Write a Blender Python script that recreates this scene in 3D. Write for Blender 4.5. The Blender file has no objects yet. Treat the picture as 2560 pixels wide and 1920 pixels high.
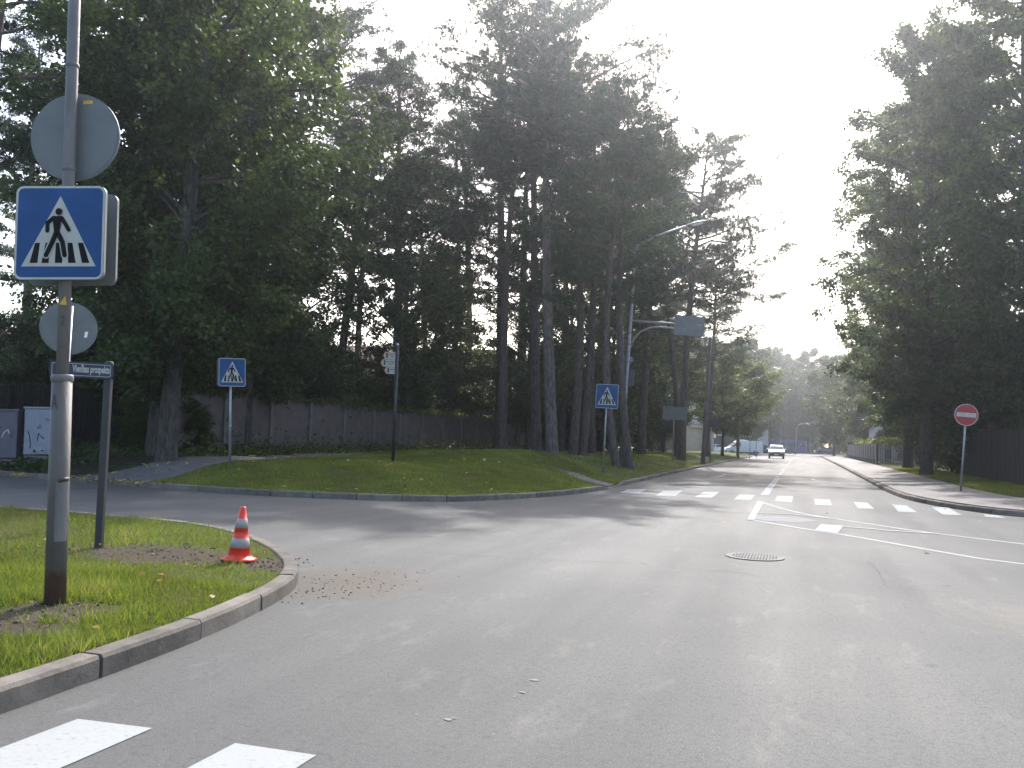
import bpy, bmesh, math, random
import numpy as np
from mathutils import Vector, Matrix, geometry
R = math.radians
scn = bpy.context.scene
COL = scn.collection

# ------------------------------------------------------------ camera, sky, sun, exposure
FPX, CX, CY, EYE = 2130.0, 1280.0, 960.0, 1.45            # focal length (px of the 2560 px wide photo), eye height
def _n(v):
    v = np.array(v, float); return v / np.linalg.norm(v)
_road = _n((2003 - CX, -(1117 - CY), FPX))                  # the street's vanishing direction
_hz = _n((0, -(1117 - .03 * 723 - CY), FPX))
_up = _n(np.cross(_hz, _road)); _up = _up * np.sign(_up[1])
_rt = np.cross(_road, _up); _rt = _rt * np.sign(_rt[0])
CM = np.array([_rt, _road, _up])                            # rows: world axes in (right, up, forward) of the camera
cam = bpy.data.objects.new('camera', bpy.data.cameras.new('camera')); COL.objects.link(cam)
_r, _u, _f = Vector(CM[:, 0]), Vector(CM[:, 1]), Vector(CM[:, 2])
cam.matrix_world = Matrix(((_r.x, _u.x, -_f.x, 0), (_r.y, _u.y, -_f.y, 0), (_r.z, _u.z, -_f.z, EYE), (0, 0, 0, 1)))
cam.data.sensor_width = 36; cam.data.lens = 36 * FPX / 2560
cam.data.clip_start = .05; cam.data.clip_end = 6000
scn.camera = cam
YAW = math.atan2(CM[1, 0], CM[0, 0])                        # turning of a thing that faces the camera
SUN_AZ, SUN_EL = R(7), R(40)                               # azimuth to the left of +Y
SUN_DIR = Vector((-math.sin(SUN_AZ) * math.cos(SUN_EL), math.cos(SUN_AZ) * math.cos(SUN_EL), math.sin(SUN_EL)))
w = bpy.data.worlds.new('World'); scn.world = w; w.use_nodes = True
nt = w.node_tree; bg = nt.nodes['Background']
sky = nt.nodes.new('ShaderNodeTexSky'); sky.sky_type = 'NISHITA'; sky.sun_disc = False
sky.sun_elevation = SUN_EL; sky.sun_rotation = -SUN_AZ
sky.air_density = 1.0; sky.dust_density = 3.6; sky.ozone_density = 1.0
nt.links.new(sky.outputs[0], bg.inputs[0]); bg.inputs[1].default_value = .15
sun = bpy.data.objects.new('sun', bpy.data.lights.new('sun', 'SUN')); COL.objects.link(sun)
sun.data.energy = 2.0; sun.data.angle = R(.6); sun.data.color = (1, .985, .97)
sun.rotation_euler = SUN_DIR.to_track_quat('Z', 'Y').to_euler(); sun.location = (0, 0, 60)
scn.view_settings.view_transform = 'Standard'; scn.view_settings.look = 'None'
scn.view_settings.exposure = 1.82; scn.view_settings.gamma = 1
scn.cycles.max_bounces = 6; scn.cycles.diffuse_bounces = 3; scn.cycles.glossy_bounces = 2
scn.cycles.transmission_bounces = 4; scn.cycles.transparent_max_bounces = 4

# ------------------------------------------------------------ helpers
def ray(px, py): return CM @ np.array([(px - CX) / FPX, -(py - CY) / FPX, 1.0])
def gp(px, py, z=0.0):                                      # a point of the photo on the level z
    d = ray(px, py); t = (z - EYE) / d[2]; return (d[0] * t, d[1] * t)
def pd(px, D):                                              # the ground plan at depth D in the photo's column px
    d = ray(px, 1117 + .03 * (px - 2003)); return (d[0] * D, d[1] * D)
def link(o, parent=None):
    COL.objects.link(o)
    if parent is not None: o.parent = parent
    return o
def tag(o, label=None, cat=None, group=None, kind=None):
    if label: o['label'] = label
    if cat: o['category'] = cat
    if group: o['group'] = group
    if kind: o['kind'] = kind
    return o
def thing(name, label, cat, loc, rz=0.0, tilt=0.0, group=None):
    o = bpy.data.objects.new(name, None); COL.objects.link(o)
    o.location = loc; o.rotation_euler = (0, tilt, rz); o.empty_display_size = .3
    return tag(o, label, cat, group)

class MB:
    def __init__(s): s.v = []; s.f = []; s.m = []; s.s = []
    def add(s, vs, fs, m=0, smooth=False):
        b = len(s.v); s.v += [tuple(p) for p in vs]
        s.f += [tuple(b + i for i in q) for q in fs]; s.m += [m] * len(fs); s.s += [smooth] * len(fs)
    def box(s, c, d, m=0, rz=0.0, bev=0.0):
        x, y, z = d[0] / 2, d[1] / 2, d[2] / 2
        if bev:
            bm = bmesh.new(); bmesh.ops.create_cube(bm, size=1)
            bmesh.ops.scale(bm, vec=d, verts=bm.verts)
            bmesh.ops.bevel(bm, geom=list(bm.edges), offset=bev, segments=2, affect='EDGES', profile=.5)
            vs = [v.co.copy() for v in bm.verts]; bm.verts.index_update(); fs = [[v.index for v in f.verts] for f in bm.faces]; bm.free()
        else:
            vs = [Vector((a, b, e)) for a in (-x, x) for b in (-y, y) for e in (-z, z)]
            fs = [(0, 1, 3, 2), (4, 6, 7, 5), (0, 4, 5, 1), (2, 3, 7, 6), (0, 2, 6, 4), (1, 5, 7, 3)]
        cc, sn = math.cos(rz), math.sin(rz)
        s.add([(c[0] + p.x * cc - p.y * sn, c[1] + p.x * sn + p.y * cc, c[2] + p.z) for p in vs], fs, m)
    def tube(s, pts, rad, n=8, m=0, cap=True, smooth=True):
        pts = [Vector(p) for p in pts]
        if not hasattr(rad, '__len__'): rad = [rad] * len(pts)
        vs = []; prev = None
        for i, p in enumerate(pts):
            t = (pts[min(i + 1, len(pts) - 1)] - pts[max(i - 1, 0)]).normalized()
            if prev is None: a = t.orthogonal().normalized()
            else:
                a = prev - t * prev.dot(t); a = a.normalized() if a.length > 1e-6 else t.orthogonal().normalized()
            prev = a; b = t.cross(a)
            for k in range(n):
                q = 2 * math.pi * k / n; vs.append(p + (a * math.cos(q) + b * math.sin(q)) * rad[i])
        fs = [(i * n + k, i * n + (k + 1) % n, (i + 1) * n + (k + 1) % n, (i + 1) * n + k) for i in range(len(pts) - 1) for k in range(n)]
        s.add(vs, fs, m, smooth)
        if cap:
            s.add(vs[:n][::-1], [tuple(range(n))], m); s.add(vs[-n:], [tuple(range(n))], m)
    def lathe(s, prof, n=24, m=0, c=(0, 0, 0), mats=None, smooth=True):
        vs = [(c[0] + r * math.cos(2 * math.pi * k / n), c[1] + r * math.sin(2 * math.pi * k / n), c[2] + z) for r, z in prof for k in range(n)]
        for i in range(len(prof) - 1):
            mm = mats[i] if mats else m
            b = i * n
            s.add(vs[b:b + 2 * n], [(k, (k + 1) % n, n + (k + 1) % n, n + k) for k in range(n)], mm, smooth)
    def prism(s, poly, y0, y1, m=0, o=(0, 0, 0)):            # polygon in x,z pushed from y0 (front) to y1
        n = len(poly)
        vs = [(o[0] + x, o[1] + y0, o[2] + z) for x, z in poly] + [(o[0] + x, o[1] + y1, o[2] + z) for x, z in poly]
        fs = [tuple(range(n)), tuple(range(2 * n - 1, n - 1, -1))] + [(i, n + i, n + (i + 1) % n, (i + 1) % n) for i in range(n)]
        s.add(vs, fs, m)
    def flat(s, poly, z0, z1, m=0):                          # polygon in x,y pushed up
        n = len(poly)
        vs = [(x, y, z0) for x, y in poly] + [(x, y, z1) for x, y in poly]
        fs = [tuple(range(n - 1, -1, -1)), tuple(range(n, 2 * n))] + [(i, (i + 1) % n, n + (i + 1) % n, n + i) for i in range(n)]
        s.add(vs, fs, m)
    def build(s, name, mats, parent=None, fix=True):
        me = bpy.data.meshes.new(name); me.from_pydata(s.v, [], s.f)
        for m in (mats if isinstance(mats, (list, tuple)) else [mats]): me.materials.append(m)
        me.polygons.foreach_set('material_index', s.m); me.polygons.foreach_set('use_smooth', s.s)
        if fix:
            bm = bmesh.new(); bm.from_mesh(me); bmesh.ops.remove_doubles(bm, verts=bm.verts, dist=1e-5)
            bmesh.ops.recalc_face_normals(bm, faces=bm.faces); bm.to_mesh(me); bm.free()
        me.update()
        return link(bpy.data.objects.new(name, me), parent)
def rrect(w_, h_, r, n=5, cx=0., cz=0.):
    out = []
    for sx, sz, a0 in ((1, 1, 0), (-1, 1, 90), (-1, -1, 180), (1, -1, 270)):
        for k in range(n + 1):
            a = R(a0 + 90 * k / n); out.append((cx + sx * (w_ / 2 - r) + r * math.cos(a), cz + sz * (h_ / 2 - r) + r * math.sin(a)))
    return out
def disc(r, n=40, cx=0., cz=0.): return [(cx + r * math.cos(2 * math.pi * k / n), cz + r * math.sin(2 * math.pi * k / n)) for k in range(n)]
def np_mesh(name, verts, faces, mats, parent=None, rnd=None, smooth=False):
    verts = np.asarray(verts, np.float32); faces = np.asarray(faces, np.int32); k = faces.shape[1]
    me = bpy.data.meshes.new(name)
    me.vertices.add(len(verts)); me.vertices.foreach_set('co', verts.ravel())
    me.loops.add(faces.size); me.loops.foreach_set('vertex_index', faces.ravel())
    me.polygons.add(len(faces)); me.polygons.foreach_set('loop_start', np.arange(len(faces), dtype=np.int32) * k)
    if rnd is not None:
        at = me.attributes.new('rnd', 'FLOAT', 'POINT'); at.data.foreach_set('value', np.asarray(rnd, np.float32))
    for m in (mats if isinstance(mats, (list, tuple)) else [mats]): me.materials.append(m)
    me.update(calc_edges=True); me.validate()
    return link(bpy.data.objects.new(name, me), parent)
def text_mesh(body, name, mat, size, width=None, height_scale=1.0, bold=.0, parent=None, loc=(0, 0, 0), rot=(R(90), 0, 0), align='CENTER'):
    cu = bpy.data.curves.new(name, 'FONT'); cu.body = body; cu.size = size; cu.align_x = align; cu.align_y = 'CENTER'
    cu.offset = bold; cu.extrude = .0012; cu.resolution_u = 3
    tmp = bpy.data.objects.new('tmp', cu); COL.objects.link(tmp); bpy.context.view_layer.update()
    me = bpy.data.meshes.new_from_object(tmp.evaluated_get(bpy.context.evaluated_depsgraph_get()))
    bpy.data.objects.remove(tmp); me.name = name; me.materials.clear(); me.materials.append(mat)
    xs = [v.co.x for v in me.vertices]; wd = max(xs) - min(xs)
    kx = width / wd if width else 1
    for v in me.vertices: v.co.x *= kx; v.co.y *= height_scale
    o = link(bpy.data.objects.new(name, me), parent); o.location = loc; o.rotation_euler = rot
    return o
def smooth_line(pts, step=.25, it=2):
    p = np.array(pts, float)
    for _ in range(it):                                      # Chaikin corner cutting, ends kept
        q = [p[0]]
        for a, b in zip(p[:-1], p[1:]): q += [a * .75 + b * .25, a * .25 + b * .75]
        q.append(p[-1]); p = np.array(q)
    s = np.r_[0, np.cumsum(np.linalg.norm(np.diff(p, axis=0), axis=1))]
    t = np.linspace(0, s[-1], max(2, int(s[-1] / step)))
    return np.c_[np.interp(t, s, p[:, 0]), np.interp(t, s, p[:, 1])]
def offset_line(p, d):                                       # to the left of the walking direction
    t = np.gradient(p, axis=0); t /= np.linalg.norm(t, axis=1)[:, None]
    return p + np.c_[-t[:, 1], t[:, 0]] * d
def line_dist(q, line):
    q = np.asarray(q, float); best = np.full(len(q), 1e9)
    a = line[:-1]; b = line[1:]; ab = b - a; L2 = (ab ** 2).sum(1) + 1e-12
    for i in range(len(a)):
        t = np.clip(((q - a[i]) @ ab[i]) / L2[i], 0, 1)
        best = np.minimum(best, np.linalg.norm(q - (a[i] + t[:, None] * ab[i]), axis=1))
    return best
def inside(q, poly):
    q = np.asarray(q, float); x, y = q[:, 0], q[:, 1]; c = np.zeros(len(q), bool); n = len(poly); j = n - 1
    for i in range(n):
        xi, yi = poly[i]; xj, yj = poly[j]
        if yi != yj:
            k = ((yi > y) != (yj > y)) & (x < (xj - xi) * (y - yi) / (yj - yi) + xi); c ^= k
        j = i
    return c
def sstep(a, b, x):
    t = np.clip((x - a) / (b - a), 0, 1); return t * t * (3 - 2 * t)

# ------------------------------------------------------------ materials
def nodes(name):
    m = bpy.data.materials.new(name); m.use_nodes = True
    t = m.node_tree; return m, t, t.nodes, t.links, t.nodes['Principled BSDF']
def noise(n, l, scale, detail=4, vec=None, rough=.55):
    x = n.new('ShaderNodeTexNoise'); x.inputs['Scale'].default_value = scale; x.inputs['Detail'].default_value = detail
    x.inputs['Roughness'].default_value = rough
    if vec is not None: l.new(vec, x.inputs['Vector'])
    return x.outputs['Fac']
def ramp(n, l, fac, stops):
    r = n.new('ShaderNodeValToRGB'); e = r.color_ramp.elements
    while len(e) < len(stops): e.new(.5)
    for el, (p, c) in zip(e, stops):
        el.position = p; el.color = (*c, 1) if len(c) == 3 else c
    l.new(fac, r.inputs[0]); return r.outputs[0]
def mixc(n, l, fac, a, b, mode='MIX'):
    x = n.new('ShaderNodeMix'); x.data_type = 'RGBA'; x.blend_type = mode
    for s_, v in ((x.inputs[0], fac), (x.inputs[6], a), (x.inputs[7], b)):
        if isinstance(v, (int, float)): s_.default_value = v
        elif isinstance(v, tuple): s_.default_value = (*v, 1)
        else: l.new(v, s_)
    return x.outputs[2]
def mathn(n, l, op, a, b=None, c=None):
    x = n.new('ShaderNodeMath'); x.operation = op
    for i, v in enumerate((a, b, c)):
        if v is None: continue
        if isinstance(v, (int, float)): x.inputs[i].default_value = v
        else: l.new(v, x.inputs[i])
    return x.outputs[0]
def mapped(n, l, scale=(1, 1, 1), loc=(0, 0, 0), rot=(0, 0, 0)):
    tc = n.new('ShaderNodeTexCoord'); mp = n.new('ShaderNodeMapping')
    mp.inputs['Scale'].default_value = scale; mp.inputs['Location'].default_value = loc; mp.inputs['Rotation'].default_value = rot
    l.new(tc.outputs['Object'], mp.inputs[0]); return mp.outputs[0]
def bump(n, l, h, strength, dist=.02):
    b = n.new('ShaderNodeBump'); b.inputs['Strength'].default_value = strength; b.inputs['Distance'].default_value = dist
    l.new(h, b.inputs['Height']); return b.outputs[0]
def mat(name, col, rough=.6, var=.25, scale=6., bmp=.0, metal=0., spec=.5, stretch=(1, 1, 1)):
    m, t, n, l, p = nodes(name)
    v = mapped(n, l, stretch); f = noise(n, l, scale, 5, v)
    lo = tuple(c * (1 - var) for c in col); hi = tuple(min(1, c * (1 + var)) for c in col)
    l.new(ramp(n, l, f, [(.3, lo), (.7, hi)]), p.inputs['Base Color'])
    p.inputs['Roughness'].default_value = rough; p.inputs['Metallic'].default_value = metal
    p.inputs['Specular IOR Level'].default_value = spec
    if bmp: l.new(bump(n, l, noise(n, l, scale * 6, 4, v), bmp), p.inputs['Normal'])
    return m
def leaf_mat(name, cols, trans=.35, rough=.45, spec=.35, tboost=(1.5, 1.35, .6)):
    m, t, n, l, p = nodes(name)
    a = n.new('ShaderNodeAttribute'); a.attribute_name = 'rnd'
    c = ramp(n, l, a.outputs['Fac'], [(i / (len(cols) - 1), x) for i, x in enumerate(cols)])
    v = mapped(n, l); c = mixc(n, l, mathn(n, l, 'MULTIPLY', noise(n, l, .5, 2, v), .9), c, mixc(n, l, 1., c, (.55, .6, .5), 'MULTIPLY'))
    l.new(c, p.inputs['Base Color']); p.inputs['Roughness'].default_value = rough; p.inputs['Specular IOR Level'].default_value = spec
    tr = n.new('ShaderNodeBsdfTranslucent'); l.new(mixc(n, l, 1., c, tboost, 'MULTIPLY'), tr.inputs[0])
    mx = n.new('ShaderNodeMixShader'); mx.inputs[0].default_value = trans
    l.new(p.outputs[0], mx.inputs[1]); l.new(tr.outputs[0], mx.inputs[2]); l.new(mx.outputs[0], n['Material Output'].inputs[0])
    return m
def asphalt(name, dirt=True):
    m, t, n, l, p = nodes(name)
    v = mapped(n, l); vs = mapped(n, l, (1.1, .07, 1))
    c = ramp(n, l, noise(n, l, 260, 3, v, .7), [(.3, (0.0468, 0.0462, 0.04514)), (.5, (0.117, 0.1147, 0.1095)), (.7, (0.234, 0.2287, 0.2146))])
    c = mixc(n, l, ramp(n, l, noise(n, l, 75, 4, v, .75), [(.3, (.95,) * 3), (.6, (0,) * 3)]), c, (0.0429, 0.04235, 0.04218))
    c = mixc(n, l, ramp(n, l, noise(n, l, 120, 2, mapped(n, l, (1, 1, 1), (3.3, 7.1, 0)), .6), [(.6, (0,) * 3), (.69, (.95,) * 3)]), c, (0.2808, 0.2733, 0.259))
    big = noise(n, l, .55, 4, v)
    c = mixc(n, l, mathn(n, l, 'MULTIPLY', big, .5), c, (0.156, 0.1525, 0.1406))
    c = mixc(n, l, ramp(n, l, noise(n, l, .16, 5, mapped(n, l, (1, 1, 1), (11, 4, 0)), .6), [(.42, (.4,) * 3), (.6, (0,) * 3)]), c, (0.0663, 0.06622, 0.0666))
    c = mixc(n, l, ramp(n, l, noise(n, l, 22, 5, v, .75), [(.36, (.45,) * 3), (.5, (0,) * 3)]), c, (0.0546, 0.0539, 0.05328))
    c = mixc(n, l, ramp(n, l, noise(n, l, 2.6, 6, mapped(n, l, (1, .35, 1), (5, 9, 0), (0, 0, .25)), .75), [(.56, (0,) * 3), (.74, (.45,) * 3)]), c, (0.2028, 0.1925, 0.1739))
    vo = n.new('ShaderNodeTexVoronoi'); vo.inputs['Scale'].default_value = .9; vo.inputs['Randomness'].default_value = 1; l.new(v, vo.inputs['Vector'])
    sp_ = mathn(n, l, 'ADD', vo.outputs['Distance'], mathn(n, l, 'MULTIPLY', noise(n, l, 9, 3, v), .12))
    c = mixc(n, l, ramp(n, l, sp_, [(.085, (.5,) * 3), (.13, (0,) * 3)]), c, (.05, .05, .05))
    streak = noise(n, l, 1.0, 3, vs)
    c = mixc(n, l, ramp(n, l, streak, [(.4, (0, 0, 0)), (.68, (.2, .2, .2))]), c, (0.0585, 0.05775, 0.05698))
    if dirt:
        for (x, y, sx, sy, k, colr) in ((-4.1, 7.5, .95, 1.05, .8, (.1, .078, .058)), (2.6, 8.6, 1.5, 1.3, .35, (.2, .17, .12)), (-16, 15.6, 6, 1.3, .5, (.06, .05, .04)), (4.1, 21.3, 2.2, .8, .4, (.05, .045, .04))):
            mv = mapped(n, l, (1 / sx, 1 / sy, 0), (-x / sx, -y / sy, 0))
            ln = n.new('ShaderNodeVectorMath'); ln.operation = 'LENGTH'; l.new(mv, ln.inputs[0])
            d = mathn(n, l, 'ADD', ln.outputs['Value'], mathn(n, l, 'MULTIPLY', mathn(n, l, 'SUBTRACT', noise(n, l, 6, 5, v, .7), .5), 2.2))
            msk = mathn(n, l, 'MULTIPLY', mathn(n, l, 'SUBTRACT', 1.0, mathn(n, l, 'MINIMUM', mathn(n, l, 'MAXIMUM', d, 0.), 1.)), k)
            c = mixc(n, l, msk, c, colr)
    c = mixc(n, l, 1., c, (1.02, 1.02, 1.0), 'MULTIPLY')
    l.new(c, p.inputs['Base Color'])
    l.new(ramp(n, l, streak, [(.35, (.66, .66, .66)), (.65, (.74, .74, .74))]), p.inputs['Roughness'])
    p.inputs['Specular IOR Level'].default_value = .08
    l.new(bump(n, l, noise(n, l, 190, 3, v, .7), .55, .006), p.inputs['Normal'])
    return m
def soil_grass(name, g1, g2, mud=None):
    m, t, n, l, p = nodes(name); v = mapped(n, l)
    c = ramp(n, l, noise(n, l, 1.1, 6, v, .65), [(.3, g1), (.68, g2)])
    c = mixc(n, l, ramp(n, l, noise(n, l, 45, 3, v), [(.4, (.6,) * 3), (.6, (0,) * 3)]), c, (.02, .022, .008))
    for (x, y, sx, sy, rz, k, colr) in (mud or []):
        mp = n.new('ShaderNodeMapping'); mp.vector_type = 'TEXTURE'; mp.inputs['Location'].default_value = (x, y, 0); mp.inputs['Rotation'].default_value = (0, 0, rz)
        mp.inputs['Scale'].default_value = (sx, sy, 1e3); tc = n.new('ShaderNodeTexCoord'); l.new(tc.outputs['Object'], mp.inputs[0])
        ln = n.new('ShaderNodeVectorMath'); ln.operation = 'LENGTH'; l.new(mp.outputs[0], ln.inputs[0])
        d = mathn(n, l, 'ADD', ln.outputs['Value'], mathn(n, l, 'MULTIPLY', mathn(n, l, 'SUBTRACT', noise(n, l, 3, 4, v), .5), 1.2))
        c = mixc(n, l, mathn(n, l, 'MULTIPLY', ramp(n, l, d, [(.7, (1,) * 3), (1., (0,) * 3)]), k), c, mixc(n, l, noise(n, l, 30, 4, v), tuple(q * .5 for q in colr), tuple(q * 1.4 for q in colr)))
    l.new(c, p.inputs['Base Color']); p.inputs['Roughness'].default_value = .95; p.inputs['Specular IOR Level'].default_value = .1
    l.new(bump(n, l, noise(n, l, 25, 5, v, .7), .9, .05), p.inputs['Normal'])
    return m
def bark(name, lo, hi, top=None, z0=6., z1=13.):
    m, t, n, l, p = nodes(name); v = mapped(n, l, (1, 1, .22))
    c = ramp(n, l, noise(n, l, 14, 5, v, .7), [(.35, lo), (.65, hi)])
    if top:
        tc = n.new('ShaderNodeTexCoord'); sp = n.new('ShaderNodeSeparateXYZ'); l.new(tc.outputs['Object'], sp.inputs[0])
        mr = n.new('ShaderNodeMapRange'); mr.inputs[1].default_value = z0; mr.inputs[2].default_value = z1; l.new(sp.outputs[2], mr.inputs[0])
        c = mixc(n, l, mr.outputs[0], c, mixc(n, l, noise(n, l, 9, 4, v), tuple(x * .7 for x in top), top))
    l.new(c, p.inputs['Base Color']); p.inputs['Roughness'].default_value = .9; p.inputs['Specular IOR Level'].default_value = .15
    l.new(bump(n, l, noise(n, l, 16, 4, v, .7), .8, .05), p.inputs['Normal'])
    return m
def paint_worn(name, col):
    m, t, n, l, p = nodes(name); v = mapped(n, l)
    c = ramp(n, l, noise(n, l, 30, 5, v, .7), [(.26, tuple(x * .45 for x in col)), (.41, tuple(x * .9 for x in col)), (.8, col)])
    c = mixc(n, l, ramp(n, l, noise(n, l, 220, 2, v), [(.55, (0,) * 3), (.75, (.35,) * 3)]), c, (.3, .3, .3))
    l.new(c, p.inputs['Base Color']); p.inputs['Roughness'].default_value = .8; p.inputs['Specular IOR Level'].default_value = .1
    l.new(bump(n, l, noise(n, l, 190, 3, v), .4, .005), p.inputs['Normal']); return m
def rusty(name, col, z1=.4):
    m, t, n, l, p = nodes(name); v = mapped(n, l, (1, 1, .35))
    tc = n.new('ShaderNodeTexCoord'); sp = n.new('ShaderNodeSeparateXYZ'); l.new(tc.outputs['Object'], sp.inputs[0])
    base = ramp(n, l, noise(n, l, 5, 6, v, .65), [(.3, tuple(x * .7 for x in col)), (.7, tuple(x * 1.15 for x in col))])
    nz = noise(n, l, 9, 5, v, .7)
    h = mathn(n, l, 'SUBTRACT', mathn(n, l, 'ADD', 1.15, mathn(n, l, 'MULTIPLY', nz, 1.1)), mathn(n, l, 'DIVIDE', sp.outputs[2], z1))
    c = mixc(n, l, ramp(n, l, h, [(.85, (0,) * 3), (1.6, (.8,) * 3)]), base, mixc(n, l, noise(n, l, 25, 3, v), (.045, .024, .017), (.1, .05, .032)))
    c = mixc(n, l, ramp(n, l, noise(n, l, 7, 6, v, .75), [(.66, (0,) * 3), (.72, (.7,) * 3)]), c, (.07, .045, .035))
    l.new(c, p.inputs['Base Color']); p.inputs['Roughness'].default_value = .62; p.inputs['Specular IOR Level'].default_value = .35
    l.new(bump(n, l, noise(n, l, 40, 4, v), .3, .01), p.inputs['Normal']); return m

def kerb_mat(name, col):
    m, t, n, l, p = nodes(name); v = mapped(n, l)
    c = ramp(n, l, noise(n, l, 4, 7, v, .7), [(.3, tuple(x * .6 for x in col)), (.7, tuple(x * 1.3 for x in col))])
    g = n.new('ShaderNodeNewGeometry'); c = mixc(n, l, 1., c, ramp(n, l, g.outputs['Random Per Island'], [(0, (.78, .78, .76)), (1, (1.2, 1.18, 1.14))]), 'MULTIPLY')
    c = mixc(n, l, ramp(n, l, noise(n, l, 1.7, 6, v, .8), [(.6, (0,) * 3), (.75, (.6,) * 3)]), c, (.05, .046, .035))
    l.new(c, p.inputs['Base Color']); p.inputs['Roughness'].default_value = .9; p.inputs['Specular IOR Level'].default_value = .2
    l.new(bump(n, l, noise(n, l, 35, 6, v, .75), .9, .012), p.inputs['Normal']); return m

M = dict(
    asphalt=asphalt('asphalt'), crack=mat('crack', (.03, .03, .03), .9), paint=paint_worn('road_paint', (.3, .305, .29)),
    path=mat('path_asphalt', (.085, .08, .08), .8, .35, 5, .5), slabs=mat('pavement_slab', (.09, .079, .073), .8, .25, 3, .5),
    kerb=kerb_mat('kerb_concrete', (.155, .138, .118)), ground=soil_grass('ground', (.05, .05, .02), (.07, .08, .025)),
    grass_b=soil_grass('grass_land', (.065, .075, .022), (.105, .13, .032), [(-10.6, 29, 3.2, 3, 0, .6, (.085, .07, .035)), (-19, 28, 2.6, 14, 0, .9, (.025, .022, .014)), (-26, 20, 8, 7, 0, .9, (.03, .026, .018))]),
    grass_c=soil_grass('grass_right', (.04, .045, .014), (.07, .085, .022)),
    white=mat('white_paint', (.75, .76, .76), .4, .06, 3), blue=mat('sign_blue', (.013, .06, .175), .5, .16, 4, 0, 0, .2), black=mat('sign_black', (.006, .006, .007), .6, .1, 6, 0, 0, .12),
    red=mat('sign_red', (.33, .012, .02), .45, .1), greyback=mat('sign_back', (.12, .128, .125), .55, .12, 5), offwhite=mat('sign_white', (.4, .395, .35), .5, .12, 5, 0, 0, .2),
    galv=mat('galvanised_steel', (.28, .285, .29), .45, .2, 8, .0, .5), polegrey=rusty('painted_pole', (.1, .089, .077), .3), polegrey2=rusty('upper_pole', (.15, .142, .135), .01),
    darkpost=mat('dark_post', (.02, .02, .023), .5, .2), navy=mat('navy_enamel', (.012, .02, .05), .4, .15), orange=mat('sign_orange', (.6, .22, .03), .5, .1),
    cone_red=mat('cone_red', (.6, .035, .015), .4, .08, 8), cone_white=mat('cone_sleeve', (.27, .26, .235), .5, .14, 14), yellow=mat('yellow_sticker', (.55, .34, .02), .5, .15),
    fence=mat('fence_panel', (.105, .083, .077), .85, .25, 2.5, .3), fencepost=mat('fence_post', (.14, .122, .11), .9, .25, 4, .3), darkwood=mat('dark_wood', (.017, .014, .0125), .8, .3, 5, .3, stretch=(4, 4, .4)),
    palefence=mat('pale_concrete', (.36, .35, .35), .85, .18, 3, .3), palewood=mat('grey_boards', (.26, .25, .26), .8, .25, 6, .3, stretch=(6, 6, .5)),
    cab1=mat('cabinet_mauve', (.11, .1, .125), .6, .18, 4), cab2=mat('cabinet_blue', (.24, .26, .3), .6, .14, 5),
    pbark=bark('dark_pine_bark', (.04, .033, .029), (.135, .113, .1), (.15, .11, .09)), pbark_pale=bark('pine_bark', (.06, .05, .045), (.24, .205, .185), (.2, .145, .115)), dbark=bark('dark_bark', (.03, .027, .024), (.1, .09, .078)),
    iron=mat('cast_iron', (.1, .1, .097), .7, .35, 30, .4, .1, .2), rubber=mat('rubber', (.015, .015, .015), .8, .2), glass=mat('dark_glass', (.02, .023, .026), .12, .1, 2, 0, 0, .8),
    carwhite=mat('car_white', (.78, .79, .8), .25, .03), vanwhite=mat('van_white', (.62, .66, .68), .3, .05), cardark=mat('car_dark', (.03, .03, .04), .25, .1), busblue=mat('bus_blue', (.025, .045, .2), .35, .12),
    plastic=mat('grey_plastic', (.045, .045, .05), .6, .15), lamp=mat('lamp_lens', (.8, .8, .82), .15, .03), redlens=mat('red_lens', (.4, .02, .02), .2, .05), amber=mat('amber_lens', (.6, .2, .02), .2, .05),
    beige=mat('beige_render', (.52, .42, .31), .9, .12, 1.5, .2), grey_render=mat('grey_render', (.46, .45, .45), .9, .12, 1.5, .2), pink=mat('pink_render', (.36, .28, .25), .9, .15, 1.5, .2), roof=mat('roof_tile', (.14, .07, .055), .8, .25, 3, .3), frame=mat('window_frame', (.7, .7, .68), .5, .05),
    skin=mat('skin', (.45, .28, .2), .6, .05), cloth=mat('grey_cloth', (.3, .3, .31), .9, .15, 20), trouser=mat('dark_cloth', (.015, .015, .02), .9, .15, 20), hair=mat('hair', (.02, .015, .01), .8, .2),
    soil=mat('soil', (.075, .058, .045), .95, .5, 20, .5), dead=leaf_mat('fallen_leaf', [(.12, .05, .02), (.3, .17, .03), (.42, .3, .08), (.45, .38, .2)], .2, .7, .1),
    grassblade=leaf_mat('grass_blade', [(.15, .12, .055), (.105, .13, .03), (.125, .175, .036), (.16, .215, .046), (.26, .25, .125)], .45, .5, .2, (1.5, 1.4, .6)),
    grassfar=leaf_mat('grass_blade_island', [(.17, .145, .065), (.145, .18, .048), (.175, .225, .056), (.205, .245, .064), (.26, .245, .105)], .45, .6, .1, (1.4, 1.3, .6)),
    needle=leaf_mat('pine_needle', [(.032, .055, .034), (.05, .08, .045), (.072, .105, .055)], .32, .55, .2, (1.3, 1.25, .7)),
    leaf_dark=leaf_mat('dark_leaf', [(.034, .06, .026), (.055, .09, .034), (.075, .115, .042), (.11, .13, .05)], .45, .5, .25),
    leaf_mid=leaf_mat('mid_leaf', [(.04, .065, .02), (.07, .1, .028), (.095, .13, .034), (.14, .14, .04)], .4, .5, .25),
    leaf_light=leaf_mat('light_leaf', [(.05, .08, .02), (.08, .12, .025), (.12, .16, .03), (.18, .17, .035)], .45, .5, .3),
    hedge_red=leaf_mat('red_hedge_leaf', [(.05, .025, .02), (.09, .04, .028), (.1, .07, .03)], .3, .6, .2),
)

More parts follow.
